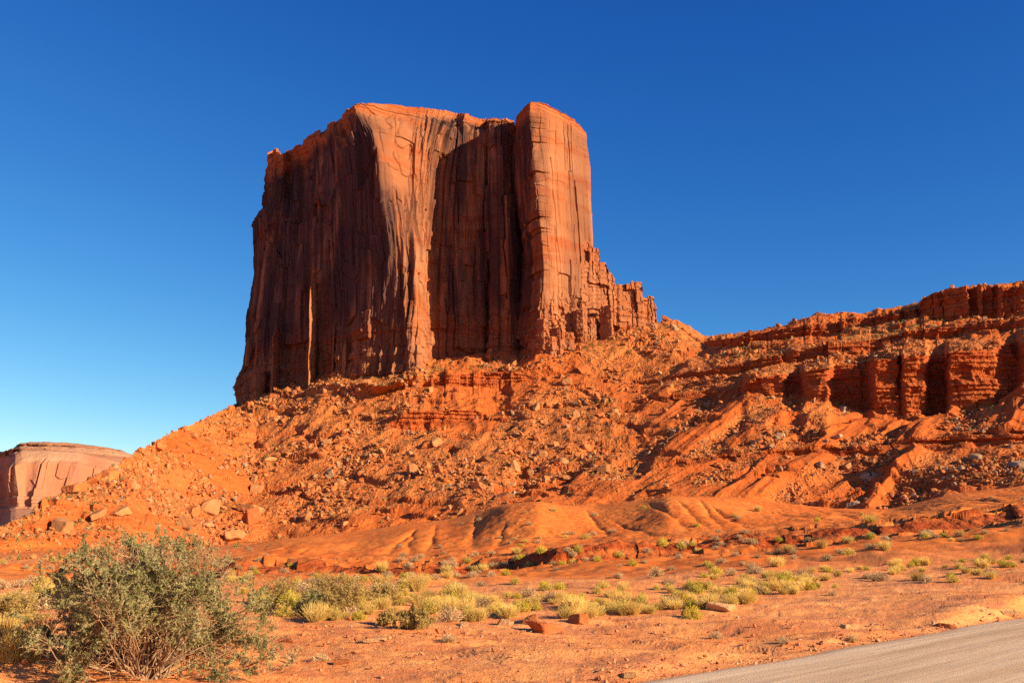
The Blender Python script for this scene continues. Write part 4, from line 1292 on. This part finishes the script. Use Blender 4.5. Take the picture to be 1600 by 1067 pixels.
# the big bush in the left foreground
def big_bush():
    g = ground(228, 1054)
    root = empty('desert_bush', tuple(g))
    stems, rs, br, rb, tw, rt, lf, r0 = bush_parts(801, 2.12, 2.42, 110, 12, 8, 34, .03)
    V1, F1 = tubes(stems, rs); link('branches', new_mesh('branches', V1, F1, M['bark']), root)
    def bare_(m_, q):
        h_ = ((m_[:, 0] - .3) / .74) ** 2 + ((m_[:, 2] - .24) / .54) ** 2 + (np.maximum(m_[:, 1] - .2, 0) / .4) ** 2
        return (h_ > 1) | (r0.random(len(m_)) < q)
    kb = bare_(br[:, 3], .45); kt = bare_(tw[:, 2], .18)
    V2, F2 = tubes(br[kb], rb[kb]); V3, F3 = tubes(tw[kt], rt[kt])
    link('twigs', new_mesh('twigs', np.vstack([V2, V3]), np.vstack([F2, F3 + len(V2)]), M['twig']), root)
    # leaves sit in clumps in the outer shell; the foot stays bare wood
    e_ = np.sqrt((lf[:, 0] / 2.12) ** 2 + (lf[:, 1] / 2.12) ** 2 + (lf[:, 2] / 2.42) ** 2)
    hole = ((lf[:, 0] - .3) / .78) ** 2 + ((lf[:, 2] - .24) / .56) ** 2 + (np.maximum(lf[:, 1] - .2, 0) / .4) ** 2
    keep = (lf[:, 2] > .02) & (r0.random(len(lf)) < sstep(.34, .62, e_)) & (r0.random(len(lf)) < sstep(.6, 1.3, hole))
    thin = perlin(lf[:, 0] * 2.6 + 3.1, lf[:, 2] * 2.6 + lf[:, 1] * 1.3, 806) + .6 * perlin(lf[:, 0] * 6, lf[:, 2] * 6 - lf[:, 1] * 4, 807)
    keep &= r0.random(len(lf)) < np.clip(.62 + thin * 1.8, .05, 1)
    keep &= ~((lf[:, 0] > .5) & (lf[:, 2] > 1.5) & (r0.random(len(lf)) < .7))
    V4, F4 = leaves(lf[keep], .042, r0, .45)
    link('foliage', new_mesh('foliage', V4, F4, M['leaf']), root)
    tag(root, 'large round grey-green bush with bare twisted stems in the left foreground', 'bush')


big_bush()


def shrub(name, px, py, wpx, hpx, label, seed, leafmat, density=1.0, group=None):
    g = ground(px, py)
    m = F / g[1] * 1.0
    rx, h = wpx / m / 2, hpx / m
    root = empty(name, tuple(g))
    stems, rs, br, rb, tw, rt, lf, r0 = bush_parts(seed, rx, h, int(46 * density), 7, 5, 7, .03, r_stem=.011)
    V1, F1 = tubes(stems, rs); V2, F2 = tubes(br, rb); V3, F3 = tubes(tw, rt * 1.6)
    V = np.vstack([V1, V2, V3]); Fq = np.vstack([F1, F2 + len(V1), F3 + len(V1) + len(V2)])
    link('branches', new_mesh('branches', V, Fq, M['twig']), root)
    V4, F4 = leaves(lf[lf[:, 2] > .03], .05, r0, .35)
    link('foliage', new_mesh('foliage', V4, F4, M[leafmat]), root)
    tag(root, label, 'shrub', group)
    return root


shrub('desert_shrub', 528, 955, 130, 68, 'tall brown-olive shrub with upright dry twigs right of the big bush', 811, 'oleaf', 1.5)
shrub('desert_shrub', 436, 945, 90, 48, 'olive shrub between the big bush and the tall brown shrub', 812, 'oleaf', 1.2)
shrub('desert_shrub', 488, 962, 60, 44, 'low grey-green shrub in front of the tall brown shrub', 816, 'leaf', 1.0)
shrub('desert_shrub', 648, 982, 72, 38, 'round grey-olive shrub at the front edge of the grass band', 813, 'oleaf', 1.2)
shrub('desert_shrub', 606, 975, 38, 24, 'small olive shrub touching the left side of the round grey-olive one', 817, 'oleaf', .8)
shrub('desert_shrub', 20, 975, 110, 50, 'dull olive shrub behind the big bush at the left frame edge', 814, 'oleaf', 1.3)
shrub('desert_shrub', 600, 945, 80, 34, 'low olive shrub behind the grass, right of the tall brown shrub', 815, 'oleaf', 1.0)


# clump prototypes: straw grass, yellow-green rabbitbrush, grey sage
def grass_mesh(seed, n_=150, h=.62, spread=.34):
    n_ = int(n_ * 1.9)
    r0 = np.random.default_rng(seed)
    az = r0.uniform(0, 2 * math.pi, n_); ln_ = np.abs(r0.normal(0, .52, n_))
    d = np.stack([np.cos(az) * ln_, np.sin(az) * ln_, np.ones(n_)], -1); d /= np.linalg.norm(d, axis=1, keepdims=True)
    st_ = np.stack([np.cos(az), np.sin(az), 0 * az], -1) * (spread * .6 * np.sqrt(r0.random(n_)))[:, None]
    st_[:, 2] = -.03
    L = h * r0.uniform(.45, 1.05, n_)
    pl, _ = grow(st_, d, L, 4, r0, .07, 0)
    w_ = np.array([.006, .006, .0045, .001])[None] * np.ones((n_, 1)) * 0.95
    return tubes(pl, w_)


def brush_meshes(seed, rx=.32, h=.5, n_=170, leafy=900):
    r0 = np.random.default_rng(seed)
    az = r0.uniform(0, 2 * math.pi, n_); el = np.arcsin(np.clip(r0.random(n_) ** .7, .12, 1))
    d = np.stack([np.cos(az) * np.cos(el), np.sin(az) * np.cos(el), np.sin(el)], -1)
    L = 1 / np.sqrt((d[:, 0] ** 2 + d[:, 1] ** 2) / rx ** 2 + d[:, 2] ** 2 / h ** 2) * r0.uniform(.75, 1.05, n_)
    pl, _ = grow(np.zeros((n_, 3)) - np.array([0, 0, .04]), d, L, 4, r0, .1, .05)
    V, Fq = tubes(pl, np.linspace(.007, .003, 4)[None] * np.ones((n_, 1)))
    p_, _ = along(pl, leafy // n_, r0, .35, 1)
    V2, F2 = leaves(p_, .06, r0, .16)
    tips = np.repeat(pl[:, -1], 3, 0) + r0.normal(0, .018, (n_ * 3, 3))
    V3, F3 = leaves(tips, .035, r0, .7)
    return (V, Fq), (V2, F2), (V3, F3)


def combine(parts, mats):
    V = []; Fq = []; mi = []; off = 0
    for i, (v_, f_) in enumerate(parts):
        V.append(v_); Fq.append(f_ + off); mi.append(np.full(len(f_), i)); off += len(v_)
    return np.vstack(V), np.vstack(Fq), mats, np.concatenate(mi)


GRASS = [new_mesh('grass_clump', *grass_mesh(820 + i, 150 + 20 * i, .55 + .05 * i), M['straw']) for i in range(4)]
BRUSH, SAGE = [], []
for i in range(4):
    a_, b_, c_ = brush_meshes(830 + i, .34, .46, 170, 1000)
    V, Fq, ms_, mi = combine([a_, b_, c_], None)
    BRUSH.append(new_mesh('rabbitbrush', V, Fq, [M['greenstem'], M['greenstem'], M['flower'] if i % 2 == 0 else M['straw']], True, None, mi))
    a_, b_, c_ = brush_meshes(840 + i, .38, .36, 130, 800)
    V, Fq, ms_, mi = combine([a_, b_, c_], None)
    SAGE.append(new_mesh('sage_tuft', V, Fq, [M['twig'], M['sage'], M['sage']], True, None, mi))
DESC = {'grass_clump': ('straw-coloured grass bunch', 'grass'), 'rabbitbrush': ('yellow-green rounded bush', 'bush'), 'sage_tuft': ('low grey-brown tuft', 'shrub')}
GP = {'grass_clump': 'dry grass clumps of the grass band', 'rabbitbrush': 'yellow-green bushes among the grass', 'sage_tuft': 'low grey-brown tufts on the red earth'}


def pzone(px, py):
    if px < 420: side = 'behind the big bush' if px > 70 else 'left of the big bush'
    elif px < 640: side = 'around the tall brown-olive shrub'
    elif px < 780: side = 'behind the round grey-olive shrub'
    elif px < 940: side = 'behind the dark red flat rock'
    elif px < 1080: side = 'left of the bright red rock'
    elif px < 1240: side = 'around the long pale slab'
    elif px < 1420: side = 'above the road, right of centre'
    else: side = 'above the road on the far right'
    return side


def depthw(py, px):
    band = np.interp(px, [0, 400, 700, 1000, 1300, 1600], [950, 935, 945, 935, 905, 885])
    if py > band + 14: return 'in the front row'
    if py > band - 14: return 'in mid band'
    if py > band - 55: return 'in sparse rear growth'
    return 'far back on red mounds'


def put_plant(kind, protos, px, py, hm, i, size=None):
    g = ground(px, py)
    o = link(kind, protos[i % len(protos)])
    o.location = g
    s_ = hm * random.uniform(.8, 1.2)
    o.scale = (s_ * random.uniform(.9, 1.25), s_ * random.uniform(.9, 1.25), s_ * random.uniform(.85, 1.1))
    o.rotation_euler = (random.uniform(-.06, .06), random.uniform(-.06, .06), random.uniform(0, 6.28))
    sw = 'tall ' if s_ > 1.12 else ('small ' if s_ < .8 else '')
    tag(o, f'{sw}{DESC[kind][0]} {depthw(py, px)}, {pzone(px, py)}', DESC[kind][1], GP[kind])
    return o


rp = random.Random(44)
ng = nb_ = ns = 0
# the band itself
def band_y(px):
    return np.interp(px, [0, 60, 420, 600, 700, 800, 950, 1100, 1200, 1300, 1450, 1600], [985, 985, 958, 955, 957, 953, 950, 938, 925, 915, 903, 895])
for i in range(345):
    px = rp.choice([rp.uniform(600, 1260), rp.uniform(600, 1260), rp.uniform(1150, 1600), rp.uniform(400, 640)])
    t = rp.random()
    py = band_y(px) + 14 - 46 * t ** 1.2
    if 1180 < px: py = band_y(px) + 8 - 34 * t
    if px < 640 and py > 950 and rp.random() < .7: continue
    if 612 < px < 690 and py > 960: continue
    r_ = rp.random()
    if r_ < .5 and ng < 200:
        put_plant('grass_clump', GRASS, px, py, rp.uniform(.38, .74), i); ng += 1
    elif r_ < .93:
        put_plant('rabbitbrush', BRUSH, px, py, rp.uniform(.42, .85), i); nb_ += 1
    else:
        put_plant('sage_tuft', SAGE, px, py, rp.uniform(.7, 1.1), i); ns += 1
# at the left frame edge
for i, (px, py, h_) in enumerate([(12, 1030, 1.1), (28, 1024, 1.3), (45, 1030, .9), (4, 1012, 1.4), (22, 1005, 1.2), (40, 1008, 1.0), (60, 1000, .9), (8, 992, 1.3)]):
    put_plant('grass_clump', GRASS, px, py, h_ * .55, i)
for i, (px, py, h_) in enumerate([(450, 950, 1.1), (445, 957, .8), (1083, 965, 1.0), (930, 978, .0)]):
    if h_: put_plant('rabbitbrush', BRUSH, px, py, h_, i * 2)
# sparse plants further back and on the mounds
i = 0
while i < 240:
    px = rp.uniform(0, 1600)
    cr_ = np.interp(px, [0, 300, 430, 700, 840, 1045, 1200, 1390, 1600], [868, 858, 848, 816, 790, 780, 790, 800, 765])
    top_ = cr_ if rp.random() < .3 else cr_ + 40
    py = rp.uniform(top_ + 4, band_y(px) - 26)
    r, c = row_at(px, py)
    if perlin(np.array([X[r, c] / 14]), np.array([Y[r, c] / 14]), 850)[0] + .25 < rp.random() * .7: continue
    r_ = rp.random()
    far_ = Y[r, c] > 90
    hm = rp.uniform(.8, 1.3) * (1.5 if far_ else 1)
    if r_ < .62: put_plant('sage_tuft', SAGE, px, py, hm, i); ns += 1
    elif r_ < .88: put_plant('rabbitbrush', BRUSH, px, py, hm, i); nb_ += 1
    else: put_plant('grass_clump', GRASS, px, py, hm, i); ng += 1
    i += 1
for i in range(46):
    px = rp.uniform(0, 430); py = rp.uniform(852, 906)
    put_plant('sage_tuft', SAGE, px, py, rp.uniform(.7, 1.5), i)
for i, (px, py) in enumerate([(1118, 997), (500, 1032), (1225, 1005), (1330, 1003), (455, 1030), (700, 1002), (1240, 925), (1300, 930)]):
    put_plant('sage_tuft', SAGE, px, py, .45, i)

# thin dry growth over the slope and benches: nobody could count it
msk = VIS & ((rr > LI['K']) | ((pxg < 420) & (rr > LI['G1'] + .2))) & (rr < LI['T'] + .1) & (cl < .2)
tal_attr = np.maximum(tal_attr, .55 * (pxg < 420) * (rr < LI['K']) * (perlin(X / 18, Y / 30, 862) > .05))
wt = np.clip(.15 + perlin(X / 30, Y / 30, 861) + .8 * sstep(LI['Q3t'] - .1, LI['Q3t'] + .4, rr), .02, 2) * (0.1 + tal_attr)
pts_, si = sample(msk, wt, 4500, 51)
r0 = np.random.default_rng(52)
tv, tf = leaves(r0.normal(0, .16, (26, 3)) + np.array([0, 0, .22]), .5, r0, .4)
tn = tints(len(pts_), 53, [(.30, .24, .07), (.36, .28, .09), (.22, .22, .06)], [.4, .4, .2])
o = scatter('ground_cover', pts_, r0.uniform(.5, 1.25, len(pts_)) * 1.0, tn, [(tv, tf)], M['scree'], 54, sink=.5)
tag(o, 'thin dry scrub dotted over the rubble slope and benches', 'ground cover', kind='stuff')
print('COUNTS', NR, NC, cnt, ng, nb_, ns)
